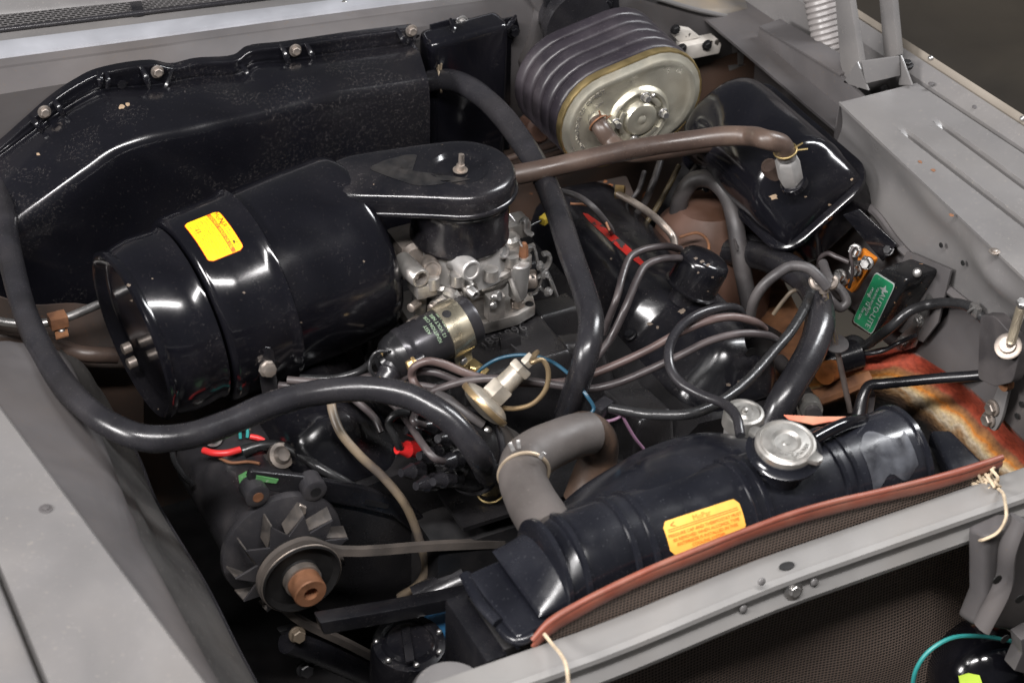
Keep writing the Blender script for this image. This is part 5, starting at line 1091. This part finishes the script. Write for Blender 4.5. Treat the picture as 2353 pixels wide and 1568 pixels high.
# ================================================================== distributor
d0 = A(1078, 1036, z=.725); da_ = nrm((-.84, -.26, .42))
ds = thing('distributor', 'black distributor with fan of rubber wire boots behind the alternator', 'distributor', d0+V(.02, 0, -.06))
_, du_, dv_ = basis(da_)
obj('housing', lathe([(-.075, .022), (-.055, .030), (-.035, .040), (-.012, .046), (-.004, .046)], d0, da_, 40), mat('dusty_distributor_iron', (.045, .038, .034), .55, var=.35, vs=24, dust=((.14, .11, .09), .5, 20)), ds, angle=35)
obj('base_ring', lathe([(-.006, .040), (-.006, .0515), (-.0035, .053), (-.001, .0515), (-.001, .040)], d0, da_, 48), BLKP, ds)
BAK = mat('black_bakelite_cap', (.009, .009, .010), .26, var=.2, vs=20, dust=(DUSTC, .06, 20))
cp_ = obj('cap', lathe([(0, .046), (.004, .0475), (.010, .0465), (.014, .044), (.032, .041), (.040, .038), (.0425, .034), (.0425, 0)], d0, da_, 40), BAK, ds, angle=30)
obj('clip', bar(A(1046, 1032, d=np.dot(d0-CC, CF)-.045), A(1066, 1056, d=np.dot(d0-CC, CF)-.045), .016, .003, CF), STEEL, ds)
obj('clip_spring', bar(A(1072, 1060, d=np.dot(d0-CC, CF)-.04), A(1080, 1090, d=np.dot(d0-CC, CF)-.04), .008, .002, CF), GOLD, ds)
pp = A(1119, 988, d=np.dot(d0-CC, CF)-.03)
obj('plate', prism([A(a, b, d=np.dot(d0-CC, CF)-.028) for a, b in ((1106, 975), (1128, 982), (1124, 1004), (1104, 994))], CF*.003, .0005), CAD, ds)
obj('screw', dome(pp, -CF, .0055, .004), STEEL, ds)
twr = []
for k in range(9):
    t = 2*math.pi*k/8+.3; rr_ = .032 if k < 8 else 0
    b = d0+da_*.040+(du_*math.cos(t)+dv_*math.sin(t))*rr_
    obj('tower', lathe([(0, .0095), (.018, .0080), (.020, .007)], b, da_, 16), BAK, cp_); twr.append(b+da_*.014)
def pix(p):
    v = p-CC; q = v@CF; return 1176+FPX*(v@CR)/q, 784-FPX*(v@CU)/q
red = min(range(8), key=lambda k: math.hypot(pix(twr[k])[0]-930, pix(twr[k])[1]-1045))
for k in range(9):
    dirn = nrm(da_+ (twr[k]-twr[8])*3)
    obj('boot', lathe([(0, .0100), (.003, .0108), (.006, .0098), (.014, .0094), (.017, .0100), (.020, .0085), (.030, .0055), (.034, .005)], twr[k], dirn, 18), REDB if k == red else RUB, ds, angle=30, label='red rubber boot' if k == red else None)
# ================================================================== spark plug and other wires
def wire(name, pts, r, m, label, cat='wire', group=None, n=10):
    o = obj(name, tube(pts, r, n, 7), m, None, angle=70); tag(o, label, cat, group); return o
def P3(*l): return [A(a, b, z=z) for a, b, z in l]
IG = 'ignition wires'
endb = lambda k: twr[k]+nrm(da_+(twr[k]-twr[8])*3)*.026
wire('plug_wire', P3((1386, 765, .775), (1400, 728, .80), (1416, 686, .825), (1434, 620, .84), (1448, 590, .845), (1474, 575, .845), (1524, 566, .835), (1562, 572, .80)), .0047, WIREM, 'grey plug wire bent over the valve cover nearest the carburetor', group=IG)
wire('plug_wire', P3((1366, 824, .775), (1401, 780, .79), (1436, 708, .825), (1464, 640, .845), (1482, 611, .85), (1509, 598, .85), (1550, 593, .835), (1585, 598, .80)), .0049, WIREM, 'grey plug wire bent over the valve cover beside the oil cap', group=IG)
W3 = P3((946, 862, .81), (952, 842, .825), (978, 830, .83), (1013, 834, .825), (1074, 858, .81), (1140, 874, .80), (1230, 880, .795), (1300, 876, .795), (1351, 862, .80), (1418, 836, .81), (1489, 803, .825), (1560, 764, .845), (1632, 735, .855), (1685, 728, .85), (1733, 739, .835), (1756, 756, .80))
wire('plug_wire', [A(978, 906, z=.785), A(956, 886, z=.80)]+W3, .0050, mat('pinkish_wire_rubber', (.085, .058, .054), .42, var=.2, vs=25, dust=((.2, .15, .13), .25, 25)), 'pinkish plug wire looping by the coil and crossing the valve cover', group=IG)
wire('plug_wire', P3((985, 902, .785), (1028, 886, .80), (1074, 874, .81), (1135, 869, .815), (1227, 876, .81), (1290, 886, .805), (1351, 893, .80), (1418, 879, .805), (1489, 850, .815), (1560, 817, .83), (1632, 782, .84), (1703, 766, .84), (1762, 770, .825), (1790, 786, .79)), .0048, WIREM, 'grey plug wire crossing low to the bracket past the valve cover', group=IG)
wire('coil_wire', P3((878, 864, .80), (845, 866, .80), (800, 882, .80), (740, 892, .80), (690, 898, .80)), .0052, WIREM, 'thick wire leaving the rubber boot of the coil', group=IG)
wire('plug_wire', P3((918, 876, .79), (950, 856, .805), (998, 855, .81), (1050, 874, .80), (1110, 892, .79)), .0046, WIREM, 'short grey wire arched below the coil clamp', group=IG)
wire('plug_wire', P3((660, 872, .80), (760, 880, .80), (860, 884, .795), (950, 884, .79), (1010, 892, .785)), .0046, WIREM, 'straight grey wire lying along the hose below the coil', group=IG)
wire('plug_wire', P3((640, 884, .79), (720, 892, .79), (790, 903, .785), (830, 930, .775), (862, 962, .76), (876, 992, .75)), .0046, WIREM, 'grey wire dropping to a distributor boot behind the near hose', group=IG)
wire('plug_wire', P3((690, 868, .78), (770, 868, .785), (830, 850, .79), (880, 800, .78)), .0046, WIREB, 'dark wire running under the canister bracket', group=IG)
for k, (a, lab_) in enumerate((((905, 930), 'wire from the upper distributor boots below the near hose'), ((950, 935), 'short wire between distributor boots and the near hose'))):
    kk = [i for i in range(9) if i != red][k*2]
    e_ = endb(kk); wire('plug_wire', [e_-da_*.01, e_, e_+da_*.022+V(0, 0, .008), A(a[0], a[1], z=.79), A(a[0]-50, a[1]-30, z=.80)], .0044, WIREM, lab_, group=IG)
e_ = endb(red); wire('plug_wire', [e_-da_*.01, e_, e_+da_*.010+V(0, 0, .018), A(893, 970, z=.79), A(912, 950, z=.80), A(940, 946, z=.80)], .0050, WIREB, 'black wire hooked up from the red boot', group=IG)
wire('battery_wire', P3((1704, 722, .83), (1692, 709, .845), (1650, 708, .86), (1598, 725, .865), (1557, 758, .86), (1537, 800, .85), (1540, 846, .84), (1562, 878, .835), (1614, 908, .835), (1663, 927, .84), (1692, 958, .845), (1701, 1000, .84)), .0058, RUB, 'black wire making a wide loop in front of the valve cover')
wire('wiring_loom', P3((1398, 937, .79), (1454, 946, .79), (1507, 952, .795), (1578, 951, .80), (1632, 934, .80), (1685, 902, .80), (1735, 856, .80), (1784, 799, .80), (1814, 764, .80), (1846, 712, .80), (1868, 662, .80), (1884, 640, .80)), .0064, WIREB, 'black taped wiring loom slanting up across the engine front', 'wiring')
wc = obj('wire_connector', [box(A(1384, 935, z=.79), (.022, .016, .014), (nrm((.9, .3, .1)), nrm((-.3, .9, 0)), Z), .002)][0], RUB, None); tag(wc, 'black plug connector at the end of the taped loom', 'connector')
wire('blue_wire', P3((1084, 868, .785), (1112, 842, .80), (1150, 822, .815), (1205, 815, .82), (1262, 828, .825), (1310, 862, .825), (1346, 906, .82), (1364, 938, .805), (1356, 950, .80)), .0022, BLUEW, 'thin blue wire arched over from the coil foot')
wire('purple_wire', P3((1372, 966, .775), (1400, 966, .778), (1424, 956, .782), (1430, 942, .79)), .0020, PURP, 'thin purple wire joining the taped loom')
wire('purple_wire', P3((1428, 950, .785), (1440, 975, .77), (1458, 1005, .75), (1478, 1030, .73)), .0020, PURP, 'thin purple wire hanging below the taped loom')
wire('coil_lead', P3((888, 806, .835), (866, 808, .835), (852, 826, .825), (850, 848, .815), (860, 862, .805)), .0024, WIREB, 'thin looped lead on the coil terminal')
wire('tan_line', P3((872, 800, .80), (872, 826, .80), (880, 846, .80), (890, 856, .795)), .0026, TAN, 'thin tan tube tucked behind the coil')
wire('fuel_line', P3((760, 920, .79), (764, 945, .785), (782, 992, .77), (828, 1047, .745), (878, 1093, .72), (924, 1148, .69), (946, 1190, .66), (966, 1250, .62), (978, 1305, .58), (960, 1342, .555), (918, 1370, .53)), .0054, TAN, 'tan cloth-covered line dropping past the alternator', 'line')
wire('steel_line', P3((-60, 722, .79), (0, 738, .79), (80, 744, .79), (150, 730, .79), (230, 698, .79), (290, 676, .785)), .0056, STEEL, 'bare steel line clipped beside the canister end', 'pipe')
wire('rear_hose', P3((-60, 770, .74), (40, 776, .74), (130, 795, .74), (190, 812, .74), (270, 816, .73)), .0105, RUBB, 'dull hose below the clipped steel line', 'hose')
cl_ = obj('line_clip', [box(A(133, 735, z=.797), (.022, .018, .016), b=.002), prism([A(a, b, z=.785) for a, b in ((122, 746), (152, 738), (158, 768), (128, 776))], V(0, 0, -.003), .0006)], RUST, None); tag(cl_, 'rusty clip holding the steel line', 'clip')
obj('clip_bolt', dome(A(141, 758, z=.7855), Z, .0045, .003), STEEL, cl_)
wire('alternator_wire', P3((395, 1010, .76), (398, 1050, .74), (420, 1090, .71), (440, 1110, .69)), .0034, WIREB, 'thin dark wire falling beside the alternator')
# alternator harness
zt_ = az_+.068
wire('alternator_loom', [A(560, 1036, z=zt_), A(595, 1024, z=zt_+.005), A(640, 1022, z=zt_+.004), A(690, 1045, z=zt_), A(735, 1075, z=zt_-.005), A(790, 1105, z=zt_-.02), A(830, 1130, z=zt_-.04)], [.0085, .0065, .006, .0062, .006, .0058, .005], WIREB, 'black taped loom leading off the alternator', 'wiring')
wire('red_wire', [A(468, 1034, z=zt_), A(490, 1040, z=zt_+.003), A(520, 1040, z=zt_+.004), A(552, 1032, z=zt_+.004)], .0042, REDW, 'short red wire on the alternator')
wire('copper_wire', [A(502, 1050, z=zt_-.004), A(530, 1062, z=zt_-.004), A(570, 1060, z=zt_-.002), A(596, 1064, z=zt_)], .0020, COPPER, 'thin copper-coloured wire on the alternator')
wire('ground_wire', [A(490, 1002, z=zt_+.004), A(508, 985, z=zt_+.010), A(536, 976, z=zt_+.012), A(556, 978, z=zt_+.010)], .0030, WIREB, 'dark lead between the two alternator terminals')
for k, (a, b) in enumerate(((552, 0),)): wire('teal_wire', [A(a, 1006, z=zt_), A(a, 985+b, z=zt_+.010), A(a+8, 974+b, z=zt_+.012), A(a+16, 986, z=zt_+.008), A(a+16, 1004, z=zt_)], .0020, TEAL, 'teal wire loop wound on the alternator terminal')
wire('red_lead', [A(575, 1002, z=zt_-.002), A(594, 1006, z=zt_-.003), A(606, 1012, z=zt_-.006)], .0034, REDW, 'red lead stub behind the alternator terminal')
# ================================================================== vacuum valve with brass disc
vd = A(1112, 930, z=.795); va = nrm((.80, .05, .60))
vv = thing('vacuum_valve', 'tarnished metal diaphragm valve with hex neck in front of the coil', 'valve', vd+V(0, 0, -.03))
VM = mat('tarnished_zinc', (.44, .40, .34), .45, .65, var=.25, vs=26, dust=((.3, .22, .14), .4, 22))
obj('diaphragm', lathe([(-.010, 0), (-.010, .012), (-.007, .024), (-.002, .0305), (.006, .0305), (.010, .025), (.013, .014), (.013, 0)], vd, va, 40), VM, vv, angle=35)
obj('crimped_rim', lathe([(-.003, .029), (-.003, .0335), (.0, .0345), (.004, .0335), (.004, .029)], vd, va, 40), mat('brassy_rim', (.50, .36, .20), .4, .8, var=.25), vv)
_, u5, v5 = basis(va)
hx = lambda t0, t1, r: loft([[vd+va*t+(u5*math.cos(q)+v5*math.sin(q))*r*s for q in [.2+k*math.pi/3 for k in range(6)]] for t, s in ((t0, .92), (t0+.002, 1), (t1-.002, 1), (t1, .92))])
obj('hex_neck', hx(.012, .032, .0165), VM, vv); obj('neck', lathe([(.030, .0125), (.058, .0118), (.058, 0)], vd, va, 24), VM, vv)
obj('hex_nut', hx(.054, .064, .0150), VM, vv); obj('tube_nut', hx(.066, .080, .0078), VM, vv)
e5 = vd+va*.078
wire('control_tube', [e5-va*.004, e5+va*.008, A(1222, 832, z=.868), A(1244, 826, z=.868), A(1258, 846, z=.858), A(1255, 890, z=.835), A(1225, 926, z=.81), A(1185, 938, z=.795), A(1150, 936, z=.785)], .0030, mat('brassy_tube', (.30, .22, .13), .4, .7, var=.3), 'thin brassy tube curling from the diaphragm valve', 'tube')
wire('vacuum_pipe', P3((1005, 905, .79), (1030, 920, .79), (1052, 935, .788), (1080, 955, .782), (1110, 975, .772)), [.006, .007, .0055, .0055, .005], RUBG, 'grey rubber connector sliding under the near hose to the distributor', 'hose')
# ================================================================== voltage regulator and orange resistor on the far apron
xr = .492
rg = thing('voltage_regulator', 'black voltage regulator with green label bolted to the far inner fender', 'regulator', A(2040, 700, x=.52)+V(0, 0, -.06))
fq4 = [(2026, 606), (2108, 622), (2078, 706), (2004, 772), (1954, 742), (1978, 690)]
fq = [(2022, 612), (2092, 640), (2006, 776), (1950, 742)]
F4 = [A(a, b, x=xr) for a, b in fq]; cF = sum(F4)/4
def scl(P, s, dx): return [cF+(p-cF)*s+V(dx, 0, 0) for p in P]
def rnd(P, f=.16, n=5):
    out = []
    for i in range(len(P)):
        a, b, c = P[i-1], P[i], P[(i+1) % len(P)]; p0, p1 = b+(a-b)*f, b+(c-b)*f
        for t in np.linspace(0, 1, n): out.append(p0*(1-t)**2+2*b*t*(1-t)+p1*t*t)
    return out
rb_ = obj('case', loft([rnd(scl(F4, .90, -.002)), rnd(scl(F4, .97, .0)), rnd(scl(F4, 1.0, .004)), rnd(scl(F4, 1.02, .030)), rnd(scl(F4, 1.03, .042))]), mat('rust_specked_black', (.010, .010, .011), .26, var=.3, vs=20, spots=[((.30, .17, .09), 110, .685)]), rg, angle=50)
obj('base_plate', prism(scl([A(a, b, x=xr) for a, b in ((2018, 596), (2118, 640), (2090, 760), (2056, 806), (1940, 752))], 1.0, .043), V(.004, 0, 0), .001), GREYD, rg)
lq = [A(a, b, x=xr-.0035) for a, b in ((2011, 627), (2055, 655), (2003, 766), (1960, 736))]
lb_ = obj('label', prism(rnd(lq, .10, 4), V(-.0008, 0, 0), 0), GRN, rb_, label='green maker label with worn silver print')
obj('label_border', prism(rnd([sum(lq)/4+(p-sum(lq)/4)*1.045+V(.0004, 0, 0) for p in lq], .10, 4), V(-.0006, 0, 0), 0), SILV, rb_)
lx = nrm(lq[3]-lq[0]); ly = nrm(lq[1]-lq[0]); lxl = np.linalg.norm(lq[3]-lq[0]); lyl = np.linalg.norm(lq[1]-lq[0]); lc_ = sum(lq)/4
def onl(u0, v0): return lambda x, yy_, h: lc_+lx*(u0*lxl+x)+ly*(v0*lyl+yy_)+V(-.0010-h, 0, 0)
obj('lettering', textgeo('AUTO-LITE', .0145, onl(.08, .22), .0002), SILV, lb_)
for u0, v0, s, z_ in ((-.02, -.08, 'VOLTAGE REGULATOR', .0055), (.1, -.22, '12 V', .010), (-.15, -.30, 'MODEL', .006), (.28, -.3, 'NEG GRD', .006)): obj('lettering', textgeo(s, z_, onl(u0, v0), .0002), SILV, lb_)
st5 = []
for k in range(8):
    t = k*math.pi/4; r_ = .009 if k % 2 == 0 else .0035; st5.append(lc_+lx*(-.33*lxl+math.cos(t)*r_)+ly*(.18*lyl+math.sin(t)*r_)+V(-.001, 0, 0))
obj('star_mark', prism(st5, V(-.0003, 0, 0), 0), SILV, lb_)
obj('screw', dome(A(2106, 626, x=xr+.01), (-.8, -.4, .4), .006, .003), STEEL, rg)
mt = obj('mounting_tab', prism([A(a, b, x=.538) for a, b in ((2136, 668), (2150, 684), (2104, 796), (2080, 804), (2060, 782), (2100, 740))], V(-.003, 0, 0), .0006), STEEL, rg)
for px, py in ((2110, 737), (2070, 787)): obj('bolt', hexh(A(px, py, x=.534), -X, .0065, .005, 1.3), STEEL, mt)
br_ = thing('ballast_resistor', 'orange plate with corroded terminals beside the voltage regulator', 'resistor', A(1975, 620, x=.51)+V(0, 0, -.03))
obj('plate', prism(rnd([A(a, b, x=.505) for a, b in ((1976, 570), (2010, 596), (1958, 674), (1936, 656), (1962, 628))], .12, 4), V(.006, 0, 0), .001), ORGP, br_)
for px, py in ((1965, 575), (1992, 604), (1966, 620), (1930, 632)): obj('terminal', [q for q in hexh(A(px, py, x=.498), nrm((-.8, -.5, .4)), .0068, .012, 1.3)], STEEL, br_)
obj('jumper', [bar(A(1955, 606, x=.494), A(1992, 600, x=.494), .006, .003, -X), bar(A(1974, 608, x=.494), A(1988, 590, x=.494), .005, .003, -X)], STEEL, br_)
obj('lug', prism([A(a, b, x=.50) for a, b in ((1912, 650), (1938, 632), (1944, 652), (1924, 666))], V(.004, 0, 0), .001), STEEL, br_)
GW = 'small leads round the resistor'
wire('resistor_wire', [A(1962, 566, x=.49), A(1954, 580, x=.485), A(1958, 612, x=.485), A(1956, 640, x=.488), A(1950, 660, x=.492)], .0022, WIREM, 'bent bare lead on the orange resistor', group=GW)
wire('resistor_wire', [A(1880, 612, x=.47), A(1884, 592, x=.47), A(1902, 582, x=.475), A(1922, 590, x=.48), A(1950, 602, x=.49)], .0034, WIREM, 'brownish lead arching to the orange resistor', group=GW)
wire('spark_lead', P3((1724, 722, .775), (1732, 690, .80), (1750, 660, .82), (1780, 632, .835), (1818, 612, .84), (1856, 616, .84), (1884, 640, .83), (1900, 660, .82)), .0068, RUBG, 'grey-black cable arching from bracket to wing nut', 'cable')
wire('cable_loop', P3((1890, 604, .80), (1905, 640, .80), (1935, 672, .79), (1944, 695, .78), (1930, 706, .775), (1908, 690, .785), (1896, 672, .79)), .0062, RUBG, 'grey cable curled below the orange resistor', 'cable')
wire('thin_strap', P3((1776, 722, .74), (1800, 690, .76), (1822, 668, .775), (1842, 668, .775), (1850, 686, .765)), .0028, TAN, 'thin pale strap curled beside the thick hose', 'strap')
# clipped harness on the apron
wire('apron_loom', [A(1900, 790, z=.70), A(1930, 790, x=.47), A(1962, 780, x=.478), A(1985, 792, x=.48), A(2010, 778, x=.478), A(2050, 748, x=.482), A(2090, 714, x=.50), A(2130, 700, x=.525), A(2180, 695, x=.535), A(2230, 706, x=.538), A(2262, 735, x=.538), A(2295, 766, x=.536)], .0066, WIREB, 'black taped loom passing under the regulator and clipped to the apron', 'wiring')
lc2 = obj('loom_clip', [box(A(2240, 712, x=.534), (.008, .016, .014), b=.002), ringt(A(2236, 710, x=.534), nrm((.1, -.7, -.4)), .0075, .0018)], STEEL, None); tag(lc2, 'small steel clip pinning the loom to the apron', 'clip')
wire('ground_lead', [A(1925, 810, x=.47), A(1970, 812, x=.475), A(2020, 808, x=.49), A(2070, 785, x=.52), A(2104, 770, x=.53)], .0030, RUB, 'thin black lead running below the regulator')
sw = thing('starter_relay', 'rusty little relay body with orange end under the regulator', 'relay', A(1905, 835, z=.64))
obj('body', lathe([(-.02, .020), (.03, .020), (.033, .016), (.033, 0)], A(1925, 825, z=.665), nrm((.9, -.2, .2)), 24), BLKW, sw)
obj('core', lathe([(0, .017), (.02, .015), (.022, 0)], A(1910, 845, z=.66), nrm((-.8, -.4, .1)), 20), mat('orange_rust', (.36, .12, .03), .7, var=.5, vs=40), sw)
obj('tab', bar(A(1862, 850, z=.66), A(1892, 805, z=.69), .014, .004, X), BLKP, sw)
# wire bracket at the end of the valve cover
bk5 = obj('wire_bracket', prism([A(a, b, y=-.09) for a, b in ((1704, 738), (1732, 728), (1800, 768), (1790, 790), (1738, 826), (1716, 800))], V(0, .003, 0), .001), BLKP, None); tag(bk5, 'black perforated bracket holding plug wires past the valve cover', 'bracket')
for px, py in ((1722, 808), (1720, 770)): obj('hole', lathe([(0, .006), (.0006, .006), (.0007, 0)], A(px, py, y=-.092), -Y, 14), DARK, bk5)
# ================================================================== battery hold-down gear
jr = thing('hold_down_rod', 'long thin threaded rod with wing nut leaning beside the rusty wheelhouse', 'rod', A(1952, 945, z=.62))
j0, j1 = A(1892, 660, z=.815), A(1953, 945, z=.645)
RODM = mat('old_steel_rod', (.20, .165, .15), .45, .6, var=.3, vs=40)
ja = nrm(j1-j0); JL = np.linalg.norm(j1-j0)
obj('rod', tube([j0, j1], .0038, 10, 3), RODM, jr)
_, u6, v6 = basis(ja)
obj('thread', tube([j0+ja*(.006+.0010*k/3)+(u6*math.cos(k*2.1)+v6*math.sin(k*2.1))*.0036 for k in range(0, 210)], .0011, 5, 1, smooth=False), GOLD, jr)
obj('wing_nut', [tube([j0+CR*s*.005, j0+CR*s*.012+CU*.002, j0+CR*s*.015+CU*.009, j0+CR*s*.012+CU*.013], [.0045, .0045, .004, .003], 8, 5) for s in (-1, 1)]+[lathe([(-.006, .0068), (.004, .0068), (.005, .005), (.005, 0)], j0, -ja, 14)], HUBM, jr)
obj('washer', lathe([(0, .0155), (.002, .0155), (.0025, .014), (.0025, .004)], A(1921, 791, d=np.dot(j0+ja*JL*.46-CC, CF)), nrm((-.1, -.15, 1)), 24), RUBG, jr)
hd_ = thing('battery_hold_down', 'black bent bar across the rusty wheelhouse to a rubber end block', 'hold-down bar', A(2120, 880, z=.6))
HB = [A(1964, 985, z=.63), A(1974, 950, z=.645), A(1984, 905, z=.665), A(1996, 886, z=.672), A(2030, 881, z=.675), A(2150, 869, z=.70), A(2260, 860, z=.725), A(2296, 852, z=.735), A(2308, 835, z=.745)]
obj('bar', tube(HB, [.011, .010, .0075, .007, .0068, .0068, .0068, .007, .008], 12, 7), BLKP, hd_)
obj('end_lug', prism([A(a, b, z=.645) for a, b in ((1950, 965), (1975, 900), (2000, 880), (2012, 905), (2002, 980))], V(0, 0, -.006), .002), RUBG, hd_)
xk = .515
obj('end_block', prism(rnd([A(a, b, x=xk) for a, b in ((2276, 716), (2310, 718), (2348, 760), (2368, 800), (2350, 870), (2310, 880), (2270, 862), (2272, 790))], .18, 4), V(-.016, 0, 0), .005, 3), RUBG, hd_)
obj('slot', prism(rnd([A(a, b, x=xk-.017) for a, b in ((2293, 790), (2301, 786), (2302, 820), (2295, 824))], .3, 3), V(-.0015, 0, 0), 0), DARK, hd_)
b0, b1 = A(2318, 800, x=.492), A(2347, 700, x=.488)
sb = obj('eye_bolt', tube([b0, b1], .0050, 12, 2), HUBM, hd_)
ab = nrm(b1-b0); _, u7, v7 = basis(ab); BLn = np.linalg.norm(b1-b0)
obj('thread', tube([b0+ab*(BLn*.15+BLn*.8*k/260)+(u7*math.cos(k*.7)+v7*math.sin(k*.7))*.0050 for k in range(260)], .0010, 5, 1, smooth=False), mat('pale_brass_thread', (.38, .33, .25), .4, .7), sb)
obj('bolt_head', hexh(b1, ab, .0075, .006, 0), STEEL, sb)
obj('washer', lathe([(0, .016), (.003, .016), (.004, .014), (.004, .010), (.010, .0095), (.010, 0)], A(2316, 796, x=.494), nrm((-.55, -.35, .75)), 26), HUBM, hd_)
lk = thing('slotted_link', 'grey steel link with two bolts hanging on the far apron', 'link', A(2275, 960, x=.53))
obj('link', prism(rnd([A(a, b, x=.535) for a, b in ((2306, 870), (2330, 868), (2308, 960), (2292, 990), (2268, 970), (2282, 930))], .25, 4), V(-.005, 0, 0), .001), GREY, lk)
for px, py in ((2281, 936), (2272, 962)): obj('bolt', hexh(A(px, py, x=.528), -X, .0085, .008, 1.25), HUBM, lk)
obj('pivot', lathe([(0, .010), (.010, .010), (.011, .008), (.011, 0)], A(2318, 876, x=.53), -X, 18), RUST, lk)
# reddish paper tag behind the radiator cap
tg = obj('paper_tag', prism([A(a, b, z=.83) for a, b in ((1800, 954), (1880, 958), (1948, 958), (1950, 963), (1900, 970), (1868, 976), (1812, 964))], V(0, 0, .0012), 0), mat('red_cream_card', (.40, .10, .06), .6, var=.6, vs=24, col2=(.34, .24, .15)), None); tag(tg, 'torn red and cream card tag behind the radiator cap', 'tag')
# ================================================================== things in the dark behind the engine
wire('brake_pipe', P3((1165, 365, .76), (1240, 342, .765), (1310, 322, .77), (1360, 312, .775)), .0050, RUBB, 'dull brown pipe behind the hat, upper of the two', 'pipe', 'pipes below the booster')
wire('brake_pipe', P3((1170, 392, .745), (1250, 362, .75), (1320, 338, .755), (1380, 325, .76)), .0050, RUBB, 'dull brown pipe behind the hat, lower of the two', 'pipe', 'pipes below the booster')
ss = obj('firewall_grommet', lathe([(-.03, .020), (0, .020), (.006, .015), (.006, 0)], A(1238, 300, y=.47), (0, -1, .3), 18), mat('rust_pink_metal', (.20, .11, .08), .6, var=.4, vs=20), None); tag(ss, 'rusty stub on the firewall below the bellows', 'fitting')
wire('choke_rod', P3((1416, 443, .80), (1450, 462, .80), (1490, 488, .80), (1524, 518, .80), (1546, 545, .79), (1550, 570, .785)), .0050, HUBM, 'grey metal rod bending down behind the valve cover', 'rod')
nt_ = obj('yellow_nut', lathe([(0, .009), (.012, .009), (.014, .006), (.014, 0)], A(1412, 440, z=.80), nrm((.8, -.5, 0)), 6), BRASS, None); tag(nt_, 'brassy nut at the end of the grey rod', 'nut')
ytag = obj('yellow_tag', box(A(1253, 502, z=.80), (.016, .010, .010), (nrm((.9, .4, .1)), nrm((-.4, .9, 0)), Z), .001), flat('ochre_tape', (.42, .30, .03), .6), None); tag(ytag, 'ochre tape flag between carburetor and heater hose', 'tape')
wire('tag_wire', P3((1200, 528, .80), (1225, 515, .80), (1250, 503, .80)), .0018, WIREB, 'thin dark wire under the ochre tape')
for k, (pts, r, m_, lb2) in enumerate((
    (((1270, 436, .83), (1320, 448, .83), (1360, 474, .83), (1395, 515, .80), (1410, 545, .75)), .0042, RUBG, 'grey wire curving behind the valve cover top'),
    (((1310, 468, .815), (1350, 472, .815), (1385, 500, .81), (1400, 530, .80)), .0018, COPPER, 'thin copper wire curving behind the valve cover top'),
    (((1480, 395, .78), (1465, 440, .77), (1440, 470, .75)), .0035, RUBG, 'thin cable hanging below the long brown hose'),
    (((1560, 380, .80), (1535, 430, .78), (1500, 490, .75), (1470, 530, .73)), .0038, mat('bead_cable', (.10, .075, .04), .5), 'ribbed brownish cable slanting down behind the arched hose'),
    (((1620, 350, .82), (1600, 385, .80), (1570, 420, .78)), .0055, RUBG, 'grey cable dropping from under the vacuum tank'),
    (((1520, 360, .82), (1500, 420, .80), (1478, 470, .77), (1450, 505, .74)), .0048, RUBG, 'dark cable hanging behind the grey rod'))):
    wire('rear_cable', P3(*pts), r, m_, lb2, 'cable')
bw = thing('bundled_cable', 'black cable bundle tied with cord under the vacuum tank', 'cable bundle', A(1660, 520, z=.72))
obj('cable', tube(P3((1618, 440, .76), (1640, 490, .75), (1690, 530, .745), (1750, 565, .74), (1790, 590, .735)), .008, 10, 6), RUB, bw)
obj('cable', tube(P3((1612, 450, .75), (1632, 500, .74), (1685, 540, .735), (1745, 575, .73)), .006, 10, 6), RUB, bw)
obj('cord_knot', [tube([A(1690, 520, z=.765)+np.random.randn(3)*.004, A(1686, 545, z=.765), A(1694, 560+8*k, z=.76)], .0018, 6, 4) for k in range(3)], RUBG, bw)
wire('ring_wire', P3((1560, 545, .765), (1600, 535, .77), (1622, 548, .77), (1628, 572, .765), (1612, 590, .76)), .0020, RUST, 'thin rusty wire ring near the arched hose')
# steering column and box in the shadow below the booster
stc = obj('steering_column', tube([A(1640, 330, z=.80), A(1520, 520, z=.66), A(1400, 700, z=.52)], .024, 16, 3), DARK, None); tag(stc, 'dark steering column in the shadow behind the valve cover', 'column')
sx2 = obj('steering_shaft_cover', prism([A(a, b, z=.70) for a, b in ((1340, 420), (1440, 400), (1470, 470), (1380, 520), (1330, 480))], V(0, 0, -.04), .006), GREYR, None); tag(sx2, 'rusty pressed cover in the shadow behind the engine', 'cover')
bat = obj('battery_tray', prism([A(1640, 560, z=.60), A(1800, 640, z=.60), A(1880, 800, z=.60), A(1760, 900, z=.60), A(1640, 760, z=.60)], V(0, 0, -.02), .004), RUST, None); tag(bat, 'rusty tray deep in the bay beside the valve cover', 'tray')
wl = obj('suspension_tower', loft([[A(1640, 470, y=.20)+V(math.cos(t)*r, math.sin(t)*r*.8, z) for t in np.linspace(0, 6.283, 25)[:-1]] for r, z in ((.10, -.30), (.095, -.1), (.08, -.03), (.05, 0.0))]), mat('pinkish_primer_rust', (.13, .075, .058), .6, var=.45, vs=9, col2=(.06, .028, .016), bump=.1, bs=40), None); tag(wl, 'rust-pink sheet metal tower under the vacuum tank', 'tower')
